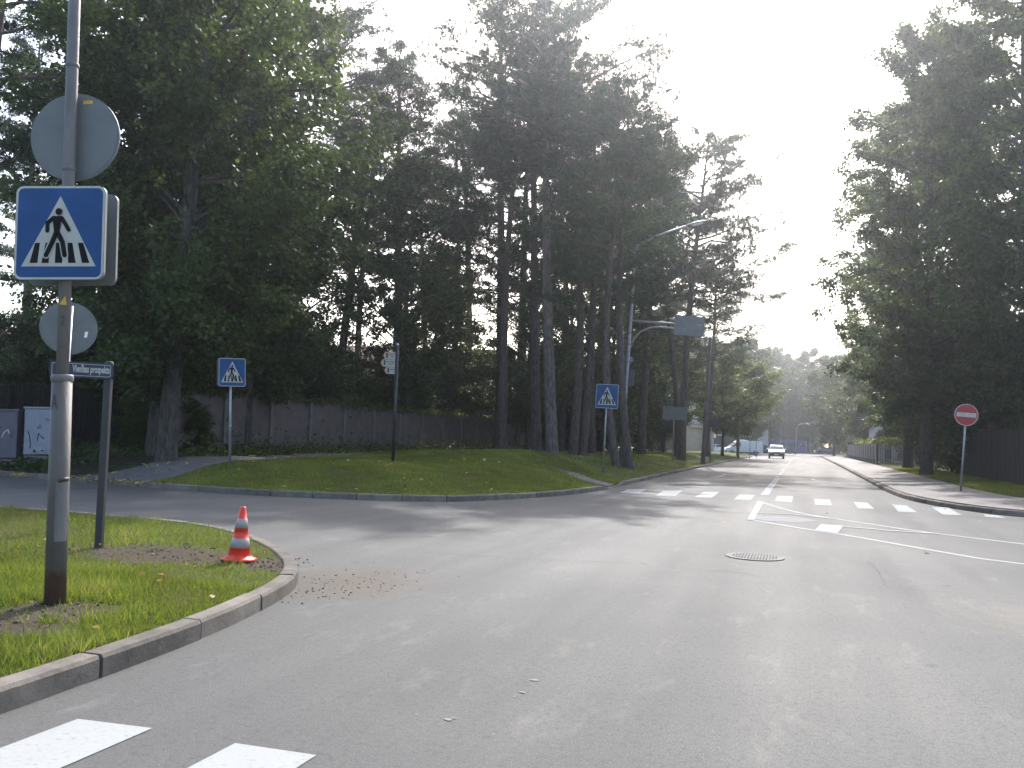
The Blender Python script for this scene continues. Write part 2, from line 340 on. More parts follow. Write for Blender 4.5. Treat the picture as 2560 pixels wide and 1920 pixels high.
# ------------------------------------------------------------ ground, road, kerbs, paths
rng = np.random.default_rng(7)
KA = smooth_line([(-3.72, -6), (-3.72, 1), (-3.76, 3.3), (-3.83, 4.25), (-3.92, 5.1), (-4.1, 5.95), (-4.32, 6.7), (-4.55, 7.2), (-4.92, 7.75), (-5.5, 8.4), (-6.35, 9.15), (-7.3, 9.8), (-8.2, 10.12), (-9.3, 10.25), (-10.7, 10.34), (-14, 10.4), (-45, 11)], .2)
KB = smooth_line([(-45, 19.5), (-24, 18.2), (-19.5, 17.5), (-16.8, 17.05), (-14.6, 16.62), (-11.6, 16.25), (-9.6, 16.6), (-8.2, 17.05), (-7.4, 17.5), (-6.7, 18.7), (-5.95, 20.9), (-5.55, 23.6), (-5.5, 26), (-5.7, 40), (-5.8, 60), (-5.8, 90), (-5.8, 114), (-6.4, 118.5), (-8.5, 121.5), (-12, 122.5), (-70, 125)], .25)
KC = smooth_line([(60, 152), (9, 151), (4.2, 150), (3.0, 146), (2.85, 130), (2.85, 72), (2.8, 47), (2.75, 34), (2.8, 29.8), (2.9, 27.7), (3.2, 25.6), (3.75, 23.9), (4.3, 22.7), (5.1, 22.1), (6.5, 21.9), (45, 22.5)], .25)
def lump(q, a=1.0):
    return (np.sin(q[:, 0] * 1.3 + 1) * np.sin(q[:, 1] * 1.1) + .6 * np.sin(q[:, 0] * 2.7) * np.sin(q[:, 1] * 3.1 + 2)) * a
def zA(q):
    q = np.atleast_2d(np.asarray(q, float)); d = line_dist(q, KA)
    return .115 + .035 * sstep(.1, 1.2, d) + lump(q, .012) * sstep(.2, 1, d)
def zB(q):
    q = np.atleast_2d(np.asarray(q, float)); d = line_dist(q, KB)
    z = .115 + .46 * sstep(.1, 3.8, d) + lump(q, .03) * sstep(.3, 2, d)
    z -= .085 * np.exp(-((q[:, 0] + 5.5) ** 2 + (q[:, 1] - 26.5) ** 2) / (2 * .75 ** 2))
    for x, y, s, a in ((-11.3, 30.5, 3.2, .36), (-9.2, 36, 2.5, .12), (*pd(1508, 31), .9, .6), (-9.2, 28.8, 1.5, .1)): z += a * np.exp(-((q[:, 0] - x) ** 2 + (q[:, 1] - y) ** 2) / (2 * s * s)) * sstep(.5, 4, d)
    return z
def zC(q):
    q = np.atleast_2d(np.asarray(q, float)); d = line_dist(q, KC)
    return .12 + .16 * sstep(.3, 4, d)
def za(x, y): return float(zA([(x, y)])[0])
def zb(x, y): return float(zB([(x, y)])[0])
def zc(x, y): return float(zC([(x, y)])[0])
def land(name, line, close, zf, m, fine, gf, gc):
    inner = offset_line(line, .14); poly = np.vstack([inner, np.array(close, float)])
    x0, y0 = poly.min(0); x1, y1 = poly.max(0); pts = []
    for (a, b, c, d, g) in ((x0, x1, y0, y1, gc), (*fine, gf)):
        gx, gy = np.meshgrid(np.arange(a + g / 2, b, g), np.arange(c + g / 2, d, g)); q = np.c_[gx.ravel(), gy.ravel()]
        q = q + rng.uniform(-.2, .2, q.shape) * g
        if g == gc: q = q[~((q[:, 0] > fine[0] - g / 2) & (q[:, 0] < fine[1] + g / 2) & (q[:, 1] > fine[2] - g / 2) & (q[:, 1] < fine[3] + g / 2))]
        q = q[inside(q, poly)]; q = q[line_dist(q, np.vstack([poly, poly[:1]])) > g * .35]; pts.append(q)
    allp = np.vstack([poly] + pts); n = len(poly)
    v, _, f, _, _, _ = geometry.delaunay_2d_cdt([Vector(p) for p in allp], [(i, (i + 1) % n) for i in range(n)], [], 1, 1e-4)
    q = np.array([tuple(p) for p in v]); z = zf(q)
    me = bpy.data.meshes.new(name); me.from_pydata([(a, b, c) for (a, b), c in zip(q, z)], [], f); me.materials.append(m)
    me.polygons.foreach_set('use_smooth', [True] * len(me.polygons))
    o = link(bpy.data.objects.new(name, me)); tag(o, kind='structure')
    if me.polygons[0].normal.z < 0: me.flip_normals()
    return o, poly
def kerb(name, line, stone, hgt=.13, wid=.15, drops=(), far=None):
    s = np.r_[0, np.cumsum(np.linalg.norm(np.diff(line, axis=0), axis=1))]; mb = MB(); a = 0.; t = np.gradient(line, axis=0); rr = random.Random(3)
    while a < s[-1] - .05:
        L = stone
        mid = np.array([np.interp(a, s, line[:, 0]), np.interp(a, s, line[:, 1])])
        if np.hypot(*mid) > 45: L = stone * 4
        b = min(a + L, s[-1]); k = max(2, int((b - a) / .25) + 1); h0 = hgt + rr.uniform(-.006, .006); dy = rr.uniform(-.006, .006)
        vs = []
        for u in np.linspace(a + .01, b - .01, k):
            p = np.array([np.interp(u, s, line[:, 0]), np.interp(u, s, line[:, 1])]); g = np.array([np.interp(u, s, t[:, 0]), np.interp(u, s, t[:, 1])]); g /= np.linalg.norm(g)
            nn = np.array([-g[1], g[0]]); hh = h0
            for (c0, c1, hd) in drops:
                kk = sstep(c0 - 1, c0, u) * (1 - sstep(c1, c1 + 1, u)); hh = hh * (1 - kk) + hd * kk
            for o_, z_ in ((0, -.08), (.004, hh - .022), (.02, hh), (wid - .012, hh + .002), (wid, hh - .01), (wid, -.08)):
                q = p + nn * (o_ + dy); vs.append((q[0], q[1], z_))
        fs = [(i * 6 + j, i * 6 + j + 1, (i + 1) * 6 + j + 1, (i + 1) * 6 + j) for i in range(k - 1) for j in range(5)]
        fs += [(0, 1, 2, 3, 4, 5), tuple(range((k - 1) * 6 + 5, (k - 1) * 6 - 1, -1))]
        mb.add(vs, fs); a = b
    return tag(mb.build(name, M['kerb']), kind='structure')
def sheet(name, polys, z, m, kind='structure'):
    mb = MB()
    for p in polys: mb.add([(x, y, z) for x, y in p], [tuple(range(len(p)))])
    return tag(mb.build(name, m), kind=kind)
mudA = [gp(230, 1372, .14), gp(610, 1402, .14)]
mc = ((mudA[0][0] + mudA[1][0]) / 2, (mudA[0][1] + mudA[1][1]) / 2)
mang = math.atan2(mudA[1][1] - mudA[0][1], mudA[1][0] - mudA[0][0]); mlen = math.dist(*mudA)
MUDS = [(mc[0], mc[1], mlen * .66, .62, mang), (*gp(120, 1530, .14), .42, .42, 0.), (*gp(20, 1560, .14), .5, .25, 0.), (*gp(690, 1405, .14), .5, .5, 0)]
M['grass_a'] = soil_grass('grass_verge', (.07, .08, .02), (.11, .13, .025), [(a, b, c, d, e, .95, (.085, .066, .05)) for a, b, c, d, e in MUDS])
tag(sheet('ground', [[(-2500, -1500), (2500, -1500), (2500, 4000), (-2500, 4000)]], -.06, M['ground']))
sheet('road', [[(-60, -40), (60, -40), (60, 206), (-60, 206)]], 0, M['asphalt'])
landA, polyA = land('near_verge', KA, [(-45, -6)], zA, M['grass_a'], (-13, -3.5, 1.5, 10.6), .22, 2.)
landB, polyB = land('grass_verge', KB, [(-160, 125), (-160, 19.5)], zB, M['grass_b'], (-22, -5.5, 16, 60), .55, 3.)
landC, polyC = land('right_verge', KC, [(45, 152)], zC, M['grass_c'], (2.5, 10, 21, 80), .8, 3.)
tag(sheet('far_ground', [[(-300, 206), (300, 206), (300, 900), (-300, 900)]], .02, M['grass_c']))
_s = np.r_[0, np.cumsum(np.linalg.norm(np.diff(KB, axis=0), axis=1))]; SDROP = float(_s[np.argmin(np.hypot(KB[:, 0] + 5.5, KB[:, 1] - 26.5))])
kerb('near_kerb', KA, 1.0)
kerb('island_kerb', KB, 1.0, drops=((SDROP - .8, SDROP + .8, .03),))
kerb('right_kerb', KC, 1.0)
def path_strip(name, left, right, zf, m, up=.02, step=.4):
    a = smooth_line(left, step, 2); n = len(a); b = smooth_line(right, .05, 2); b = b[np.linspace(0, len(b) - 1, n).astype(int)]
    k = 5; vs = []
    for i in range(n):
        q = np.array([a[i] * (1 - t) + b[i] * t for t in np.linspace(0, 1, k)]); z = zf(q) + up
        vs += [(x, y, zz) for (x, y), zz in zip(q, z)]
    fs = [(i * k + j, i * k + j + 1, (i + 1) * k + j + 1, (i + 1) * k + j) for i in range(n - 1) for j in range(k - 1)]
    mb = MB(); mb.add(vs, fs, 0, True); return tag(mb.build(name, m), kind='structure')
path_strip('footpath', [(-17.6, 17.3), (-17.3, 19.8), (-17.2, 24), (-17.1, 40), (-16.8, 70), (-16.6, 118)], [(-15.0, 16.9), (-15.1, 18.8), (-15.2, 24), (-15.2, 40), (-14.9, 70), (-14.7, 118)], zB, M['path'])
path_strip('crossing_path', [(-5.66, 27.1), (-6.3, 27.5), (-7.2, 28.0)], [(-5.66, 25.9), (-6.5, 26.3), (-7.7, 27.2)], zB, M['path'])
kc_ = KC[KC[:, 1] < 146]
path_strip('pavement', offset_line(kc_, .13), offset_line(kc_, 2.5), zC, M['slabs'], .035, .5)

# ------------------------------------------------------------ road markings, cracks
Z1 = .004
def pxpoly(p, s=1.0, ox=0, oy=0): return [gp(ox + x / s, oy + y / s, Z1) for x, y in p]
zb_px = [[(1569, 1223), (1619, 1222), (1599, 1232), (1549, 1232)], [(1657.7, 1226.5), (1707, 1226.5), (1689, 1240), (1639, 1239)], [(1760, 1229), (1799, 1230), (1779, 1244.5), (1736, 1243)],
         [(1848, 1236), (1888.6, 1237), (1877, 1250), (1835, 1248.6)], [(1943, 1239), (1982.7, 1240), (1980, 1256), (1936, 1252.5)], [(2035, 1246.7), (2075, 1248.6), (2080, 1264), (2038, 1262)],
         [(2132.7, 1254.4), (2168.5, 1256.4), (2186, 1272), (2145, 1270.8)], [(2230, 1261), (2265.7, 1263.4), (2293, 1280.5), (2246, 1279)], [(2329, 1268), (2369.5, 1268.8), (2404.5, 1288), (2357, 1286)], [(2458, 1285.5), (2496, 1289), (2516, 1295.5), (2464, 1291.5)]]
sheet('far_zebra_crossing', [pxpoly(p) for p in zb_px], Z1, M['paint'])
nz = [[(x, .7), (x + .42, .7), (x + .42, 3.44), (x, 3.38 + .02)] for x in (-3.37,)] + [[(x, .7), (x + .42, .7), (x + .42, 3.45), (x, 3.43)] for x in (-2.47, -1.55, -.62, .3, 1.2)]
sheet('near_zebra_crossing', nz, Z1, M['paint'])
def ribbon(px, wd, s=2.572, ox=1700, oy=1200):
    l = smooth_line([gp(ox + x / s, oy + y / s, Z1) for x, y in px], .5, 2); a = offset_line(l, wd / 2); b = offset_line(l, -wd / 2)
    return [[tuple(a[i]), tuple(a[i + 1]), tuple(b[i + 1]), tuple(b[i])] for i in range(len(l) - 1)]
stub = [pxpoly([(500, 135), (541, 141), (478, 259), (430, 257)], 2.572, 1700, 1200)]
sheet('road_stop_mark', stub, Z1 + .008, M['paint'])
mk = ribbon([(530, 142), (600, 168), (700, 195), (850, 228), (1100, 264), (1500, 325), (1830, 365), (2212, 412), (2700, 470)], .13)
mk += ribbon([(470, 258), (870, 325), (1020, 345), (1500, 430), (2080, 531), (2212, 541), (2800, 560)], .13)
mk2 = ribbon([(500, 212), (650, 209), (850, 236), (985, 249)], .16)
mk2 += [pxpoly([(905, 285), (1052, 294), (1013, 344), (868, 321)], 2.572, 1700, 1200)] + ribbon([(1054, 299), (1300, 322), (1500, 336), (1660, 345)], .16)
sheet('road_lane_lines', mk, Z1, M['paint'])
sheet('road_block_marks', mk2, Z1 + .004, M['paint'])
cl = [[(-1.13, 26.2), (-.9, 26.2), (-.9, 40.5), (-1.13, 40.5)]]
y = 41.2
while y < 128: cl.append([(-1.1, y), (-.93, y), (-.93, y + 2.4), (-1.1, y + 2.4)]); y += 3.6
sheet('road_centre_line', cl, Z1, M['paint'])
ln = [[(.5, 61.2), (1.55, 58.8), (1.55, 59.5), (.5, 62)], [(.45, 40), (1.5, 37.3), (1.5, 37.8), (.62, 40.1), (.6, 42), (.45, 42)]]
ax, ay = -3.5, 40
ln += [[(ax - .09, ay), (ax + .09, ay), (ax + .09, ay + 3.2), (ax - .09, ay + 3.2)], [(ax - .45, ay - .2), (ax, ay - 1.7), (ax + .45, ay - .2)], [(ax + .09, ay + 2.2), (ax + .9, ay + 1.6), (ax + .9, ay + 2.0), (ax + .09, ay + 2.7)]]
ln += [[(-3.55, 62), (-3.4, 62), (-3.4, 65), (-3.55, 65)], [(-3.9, 61.6), (-3.47, 60), (-3.05, 61.6)]]
sheet('road_arrows', ln, Z1, M['paint'])
M['scuff'] = paint_worn('scuffed_paint', (.2, .2, .195))
sheet('worn_paint_patch', [pxpoly([(480, 228), (640, 232), (800, 246), (890, 262), (760, 272), (560, 262), (478, 250)], 2.572, 1700, 1200)], Z1 - .001, M['scuff'])
rr = random.Random(5); ck = []
def crack(px, s, ox, oy, wd=.009):
    l = smooth_line([gp(ox + x / s, oy + y / s, .002) for x, y in px], .12, 1); l = l + rng.normal(0, .014, l.shape)
    for i in range(len(l) - 1):
        d = l[i + 1] - l[i]; d = np.array([-d[1], d[0]]) / (np.linalg.norm(d) + 1e-9) * wd * rng.uniform(.3, .9)
        ck.append([tuple(l[i] + d), tuple(l[i + 1] + d), tuple(l[i + 1] - d), tuple(l[i] - d)])
crack([(330, 228), (520, 240), (640, 250), (880, 255), (1000, 265), (1130, 278), (1330, 290), (1380, 305)], 1.2568, 800, 1200, .008)
crack([(1040, 205), (1240, 215), (1400, 232), (1700, 255), (1740, 262), (1780, 335)], 1.2568, 800, 1200, .006)
crack([(1780, 335), (2000, 355), (2212, 372)], 1.2568, 800, 1200, .006)
crack([(980, 80), (1100, 75), (1250, 85), (1300, 92)], 1.2568, 800, 1200, .01)
crack([(0, 205), (200, 180), (420, 175)], 1.2568, 800, 1200, .008)
sheet('road_cracks', ck, .002, M['crack'])
pm = []
for (x, y, r_) in ((672, 628, .05), (636, 666, .045), (655, 632, .02), (612, 680, .02), (405, 752, .05), (420, 748, .03), (1023, 357, .03), (1033, 321, .02), (1148, 414, .018), (1010, 512, .018), (943, 532, .012), (302, 735, .016), (545, 798, .02), (990, 597, .012), (255, 122, .04), (1750, 120, .06), (340, 511, .01), (750, 654, .014)):
    c = gp(800 + x / 1.2568, 1200 + y / 1.2568, Z1)
    pm.append([(c[0] + .4 * r_ * 1.5 * math.cos(a) * rr.uniform(.5, 1.2), c[1] + .4 * r_ * math.sin(a) * rr.uniform(.5, 1.2)) for a in np.linspace(0, 6.2, 9)[:-1]])
sheet('paint_splashes', pm, Z1, M['scuff'])

# ------------------------------------------------------------ grass, fallen leaves, soil crumbs (stuff)
def in_mud(q, k=1.0):
    out = np.zeros(len(q), bool)
    for (x, y, sx, sy, a) in MUDS:
        d = q - (x, y); u = (d[:, 0] * math.cos(a) + d[:, 1] * math.sin(a)) / sx; v_ = (-d[:, 0] * math.sin(a) + d[:, 1] * math.cos(a)) / sy
        out |= (u * u + v_ * v_ < k * (1 + .4 * np.sin(q[:, 0] * 7) * np.sin(q[:, 1] * 6) + .35 * np.sin(q[:, 0] * 17 + 1) * np.sin(q[:, 1] * 15) + .25 * np.sin(q[:, 0] * 3.1 + 2)))
    return out
def blades(name, q, zf, hmin, hmax, wd, m, lean=.6, tone=None):
    n = len(q); z = zf(q); h = (hmin + (hmax - hmin) * rng.random(n) ** 1.6) * (.55 + .9 * np.clip(tone(q), 0, 1)); a = rng.uniform(0, 2 * np.pi, n); b = rng.uniform(0, 2 * np.pi, n)
    base = np.c_[q, z - .005]; side = np.c_[np.cos(a), np.sin(a), np.zeros(n)] * (wd * rng.uniform(.6, 1.3, n))[:, None]
    tip = base + np.c_[np.cos(b) * h * lean * rng.uniform(.2, 1, n), np.sin(b) * h * lean * rng.uniform(.2, 1, n), h]
    v = np.stack([base - side, base + side, tip], 1).reshape(-1, 3); f = np.arange(3 * n).reshape(-1, 3)
    t = np.clip(tone(q) + .2 * np.sin(q[:, 0] * .9 + 2) * np.sin(q[:, 1] * .8) + rng.normal(0, .2, n), 0, 1) if tone else rng.uniform(0, 1, n)
    return tag(np_mesh(name, v, f, m, rnd=np.repeat(t, 3)), kind='stuff', label=None)
def tone(q): return .45 + .28 * np.sin(q[:, 0] * 1.9 + np.sin(q[:, 1] * 2.3)) * np.sin(q[:, 1] * 1.4) + .18 * np.sin(q[:, 0] * 5.1) * np.sin(q[:, 1] * 4.3)
q = np.vstack([rng.uniform((-7.4, 1.6), (-3.8, 6.2), (120000, 2)), rng.uniform((-13.5, 4), (-4, 10.5), (110000, 2))])
q = q[inside(q, offset_line(KA, .15).tolist() + [(-45, -6)])]
keep = ~in_mud(q) | (rng.random(len(q)) < .09); thin = rng.random(len(q)) < .3 + .75 * np.clip(tone(q), 0, 1); q = q[keep & thin]
g = blades('verge_grass', q, zA, .015, .1, .0045, M['grassblade'], .9, tone); tag(g, 'short bright green grass around the leaning street pole', 'grass')
q = np.vstack([rng.uniform((-17, 16.2), (-5.6, 30), (150000, 2)), rng.uniform((-15, 28), (-5.9, 75), (60000, 2))])
q = q[inside(q, offset_line(KB, .16).tolist() + [(-160, 125), (-160, 19.5)])]
pl_ = [(-17.6, 16), (-17.2, 24), (-17, 75), (-15, 75), (-15.2, 24), (-15.0, 16)]; cp_ = [(-5, 26.9), (-6.4, 27.4), (-7.0, 27.8), (-7.4, 27.2), (-6.5, 26.5), (-5, 25.8)]
q = q[~inside(q, pl_) & ~inside(q, cp_)]
g = blades('island_grass', q, zB, .03, .085, .012, M['grassfar'], .9, tone); tag(g, 'green grass mound behind the curved kerb of the side street', 'grass')
q = rng.uniform((5.3, 25.5), (7.6, 60), (40000, 2)); q = q[inside(q, [(5.35, 28.5), (6.6, 26.0), (12, 25.6), (12, 60), (5.5, 60)])]
g = blades('right_grass', q, zC, .03, .12, .014, M['grassfar'], .9, tone); tag(g, 'strip of grass between right pavement and dark board fence', 'grass')
def flat_leaves(name, q, zf, size, m, label, cat, up=.03):
    n = len(q); z = zf(q) + up; a = rng.uniform(0, 6.28, n); s_ = size * rng.uniform(.6, 1.4, n); vs = []
    tl = rng.normal(0, .25, (n, 2))
    for k, (u, v_) in enumerate(((-.5, 0), (-.05, .38), (.5, 0), (-.05, -.38))):
        dx, dy = u * s_, v_ * s_; X = dx * np.cos(a) - dy * np.sin(a); Y = dx * np.sin(a) + dy * np.cos(a)
        vs.append(np.c_[q[:, 0] + X, q[:, 1] + Y, z + X * tl[:, 0] + Y * tl[:, 1] + (0.0 if k % 2 == 0 else .006)])
    v = np.stack(vs, 1).reshape(-1, 3)
    return tag(np_mesh(name, v, np.arange(4 * n).reshape(-1, 4), m, rnd=np.repeat(rng.random(n), 4)), label, cat, kind='stuff')
q = np.vstack([rng.uniform((-17, 16.4), (-6, 30), (260, 2)), np.c_[rng.uniform(-17.4, -15, 180), rng.uniform(17, 40, 180)]]); q = q[inside(q, offset_line(KB, .2).tolist() + [(-160, 125), (-160, 19.5)])]
flat_leaves('fallen_leaves', q, zB, .1, M['dead'], 'yellow fallen leaves scattered over the grass mound and footpath', 'leaves', .06)
q = np.c_[rng.uniform(-26, -14, 420), 17.2 + rng.normal(-.5, .5, 420)]
flat_leaves('gutter_leaves', q, lambda p: np.where(line_dist(p, KB) < 9, 0.0, 0.0), .1, M['dead'], 'brown dead leaves lying along the far edge of the side street', 'leaves', .14)
q = rng.uniform((-9, 2), (-4, 9.8), (90, 2)); q = q[inside(q, offset_line(KA, .2).tolist() + [(-45, -6)])]
flat_leaves('verge_leaves', q, zA, .05, M['dead'], 'small dry leaves lying in the near verge grass', 'leaves', .05)
q = np.vstack([rng.uniform((-3.4, 10), (4, 26), (9, 2)), rng.uniform((2, 20), (6, 30), (26, 2))])
flat_leaves('road_leaves', q, lambda p: p[:, 0] * 0, .09, M['dead'], 'few pale leaves lying on the asphalt near the zebra crossing', 'leaves', .012)
def crumbs(name, q, zf, smin, smax, m, label):
    oc = np.array([(1, 0, 0), (0, 1, 0), (-1, 0, 0), (0, -1, 0), (0, 0, .7), (0, 0, -.5)]); fc = np.array([(0, 1, 4), (1, 2, 4), (2, 3, 4), (3, 0, 4), (1, 0, 5), (2, 1, 5), (3, 2, 5), (0, 3, 5)])
    n = len(q); s_ = smin + (smax - smin) * rng.random(n) ** 3
    v = oc[None] * (s_[:, None, None] * rng.uniform(.5, 1.5, (n, 6, 1))) + np.c_[q, zf(q) + s_ * .25][:, None]
    f = (fc[None] + 6 * np.arange(n)[:, None, None]).reshape(-1, 3)
    return tag(np_mesh(name, v.reshape(-1, 3), f, m), label, 'soil', kind='stuff')
q = np.c_[rng.normal(-4.15, .32, 330), rng.normal(7.3, .6, 330)]; q = q[(line_dist(q, KA) > .02) & ~inside(q, KA.tolist() + [(-45, -6)])]
crumbs('soil_crumbs', q, lambda p: p[:, 0] * 0, .003, .013, M['soil'], 'brown crumbs of soil spilled on the road off the kerb by the cone')
q = rng.uniform((-9.5, 3), (-4.6, 9.5), (6200, 2)); q = q[in_mud(q, .95)]
crumbs('verge_soil', q, zA, .004, .022, M['soil'], 'dug up brown soil in the verge between dark post and cone')

# ------------------------------------------------------------ traffic signs
def ped_sign(parent, c, w_, h_, name='crossing_panel', thick=.03):
    """blue pedestrian crossing panel facing local -y, centre c"""
    mb = MB(); y = c[1]
    mb.prism(rrect(w_, h_, .055), y, y + thick, 0, (c[0], 0, c[2]))
    outer = rrect(w_ - .004, h_ - .004, .054); inner = rrect(w_ - .036, h_ - .036, .042); n = len(outer)
    vs = [(c[0] + x, y - .0015, c[2] + z) for x, z in outer] + [(c[0] + x, y - .0015, c[2] + z) for x, z in inner]
    mb.add(vs, [(i, (i + 1) % n, n + (i + 1) % n, n + i) for i in range(n)], 1)
    mb.prism(inner, y - .0025, y - .0005, 2, (c[0], 0, c[2]))
    S = w_ / .64
    def pz(poly, d, m): mb.prism([(x * S, z * h_ / .68) for x, z in poly], y - d, y - d + .002, m, (c[0], 0, c[2]))
    pz([(-.265, -.245), (.265, -.245), (.0, .265)], .0045, 1)
    for x0, x1, x2, x3 in ((-.205, -.15, -.137, -.17), (-.12, -.07, -.065, -.095), (-.025, .027, .022, -.022), (.07, .122, .095, .062), (.168, .22, .172, .135)):
        pz([(x0, -.22), (x1, -.22), (x2, -.075), (x3, -.075)], .0065, 3)
    def limb(p, r): 
        for (a, b) in zip(p[:-1], p[1:]):
            d = np.array(b) - a; nn = np.array([-d[1], d[0]]) / np.linalg.norm(d) * r
            pz([tuple(a + nn), tuple(np.array(b) + nn), tuple(np.array(b) - nn), tuple(a - nn)], .0115, 3)
        for k in p: pz(disc(r, 12, *k), .012, 3)
    def halo(p, r):
        for (a, b) in zip(p[:-1], p[1:]):
            d = np.array(b) - a; nn = np.array([-d[1], d[0]]) / np.linalg.norm(d) * r
            pz([tuple(a + nn), tuple(np.array(b) + nn), tuple(np.array(b) - nn), tuple(a - nn)], .0085, 1)
        for k in p: pz(disc(r, 12, *k), .009, 1)
    la = [(-.02, -.0), (-.05, -.08), (-.088, -.165)]; ra = [(-.012, .0), (.026, -.068), (.045, -.165)]
    halo([(-.055, -.085), (-.088, -.165)], .025); halo([(.026, -.068), (.045, -.165)], .025)
    limb(la, .0165); limb(ra, .0165)
    pz([(-.048, .118), (.02, .118), (.003, -.004), (-.034, -.004)], .0145, 3); pz(disc(.0245, 18, -.004, .15), .0145, 3)
    limb([(-.044, .105), (-.085, .068), (-.084, .012)], .0135); limb([(.016, .104), (.042, .062), (.068, .018)], .0135)
    return mb.build(name, [M['greyback'], M['offwhite'], M['blue'], M['black']], parent, fix=False)
def round_back(parent, c, r, name, rz=0.0, mat_=None):
    mb = MB(); mb.prism(disc(r, 48), 0, .012); mb.prism(disc(r - .018, 48), -.004, .0)
    o = mb.build(name, mat_ or M['greyback'], parent); o.location = c; o.rotation_euler = (0, 0, rz); return o
def pole(parent, name, h_, r0, r1, m, n=14, z0=-.15):
    mb = MB(); mb.tube([(0, 0, z0), (0, 0, h_)], [r0, r1], n); return mb.build(name, m, parent)

# the near street pole, leaning, with its signs
x, y = gp(137, 1512, .14); g = za(x, y)
near = thing('street_pole', 'tall weathered grey pole in the near grass carrying a pedestrian crossing sign', 'street pole', (x, y, g), YAW, -.031)
mb = MB(); mb.tube([(0, 0, -.2), (0, 0, 1.66)], [.073, .07], 28); lo = mb.build('lower_pole', M['polegrey'], near)
mb = MB(); mb.lathe([(.071, 1.615), (.077, 1.62), (.078, 1.655), (.073, 1.668), (.035, 1.67)], 28); mb.build('collar', M['polegrey2'], near)
mb = MB(); mb.tube([(0, 0, 1.64), (0, 0, 3.05), (0, 0, 8.2)], [.043, .0425, .041], 24); up = mb.build('upper_pole', M['polegrey2'], near)
for z_ in (3.2, 4.0):
    mb = MB(); r_ = .0428 - (z_ - 3.05) * .0003; mb.lathe([(r_, z_), (r_ + .006, z_ + .004), (r_ + .006, z_ + .03), (r_, z_ + .034)], 24); mb.build('clamp_ring', M['polegrey2'], near)
mb = MB()
for k in range(9):                                           # the curved door of the service opening
    a0, a1 = R(-78 + k * 8), R(-70 + k * 8); mb.add([(.0745 * math.cos(a), .0745 * math.sin(a), z_) for a, z_ in ((a0, .45), (a1, .45), (a1, .88), (a0, .88))], [(0, 1, 2, 3)])
mb.build('service_door', M['polegrey2'], near)
mb = MB(); mb.tube([(.03, -.063, .885), (.056, -.045, .9), (.072, -.01, .9)], .016, 8); mb.build('rusty_hinge', rusty('rust', (.1, .05, .03), 5), near)
ped_sign(near, (.0, -.1, 2.71), .66, .7)
ped2 = ped_sign(near, (0, 0, 0), .66, .7, 'rear_crossing_panel'); ped2.location = (-.005, .13, 2.705); ped2.rotation_euler = (0, 0, R(180))
for z_ in (2.5, 2.92): mb = MB(); mb.box((-.0, .015, z_), (.06, .2, .03)); mb.build('panel_bracket', M['galv'], near)
round_back(near, (.0, .075, 3.49), .34, 'round_sign')
mb = MB(); mb.prism([(.05, .245), (.13, .25), (.125, .275), (.06, .272)], .069, .071, 0, (.0, 0, 3.5)); mb.build('sign_sticker', M['yellow'], near)
mb = MB(); mb.prism([(-.005, 0), (.05, -.004), (.04, .065)], -.046, -.0445, 0, (-.012, 0, 2.185)); mb.build('warning_sticker', M['yellow'], near)
text_mesh('2', 'painted_number', M['plastic'], .1, .032, 1, .0, near, (.014, -.046, 2.06))
text_mesh('A', 'painted_letter', M['plastic'], .16, .045, 1, .0, near, (-.015, -.0735, 1.46))

# small round sign seen from behind, on a thin post of its own behind the street pole
x, y = pd(159, 10.4); g = za(x, y)
t = thing('round_sign', 'round grey back of a small sign half hidden behind the near street pole', 'road sign', (x, y, g), YAW, .0)
pole(t, 'pole', 2.75, .03, .03, M['galv'])
round_back(t, (-.03, .045, 2.48), .325, 'sign_disc', R(38))
mb = MB(); mb.prism([(.17, -.1), (.205, -.095), (.215, -.02), (.18, -.025)], -.008, -.006); o = mb.build('sticker', M['white'], t); o.location = (-.03, .045, 2.48); o.rotation_euler = (0, 0, R(38))

# street name post
x, y = gp(247, 1370, .14); g = za(x, y)
t = thing('street_name_sign', 'black post with dark blue street name plate reading Vienibas prospekts', 'street sign', (x, y, g), YAW, -.003)
mb = MB(); mb.box((0, 0, .93), (.076, .076, 2.16), bev=.012); mb.build('post', M['darkpost'], t)
for k, (nm, rz_, yy) in enumerate((('name_plate', R(24), -.06), ('rear_name_plate', R(-60), .03))):
    b = thing(nm, None, None, (.025, yy, 1.9), rz_); b.parent = t
    mb = MB(); mb.prism(rrect(.6, .165, .02, 4, -.26, 0), -.008, .008); mb.build('plate', M['navy'], b)
    o = rrect(.565, .13, .018, 4, -.26, 0); i_ = rrect(.555, .12, .016, 4, -.26, 0); n = len(o)
    mb = MB(); mb.add([(a, -.0095, c) for a, c in o] + [(a, -.0095, c) for a, c in i_], [(i, (i + 1) % n, n + (i + 1) % n, n + i) for i in range(n)]); mb.build('border', M['offwhite'], b, fix=False)
    if k == 0: text_mesh('Vien\u012bbas prospekts', 'lettering', M['offwhite'], .1, .36, 1.05, .0035, b, (-.168, -.0095, .008))
    else: b.name = 'rear_name_plate'

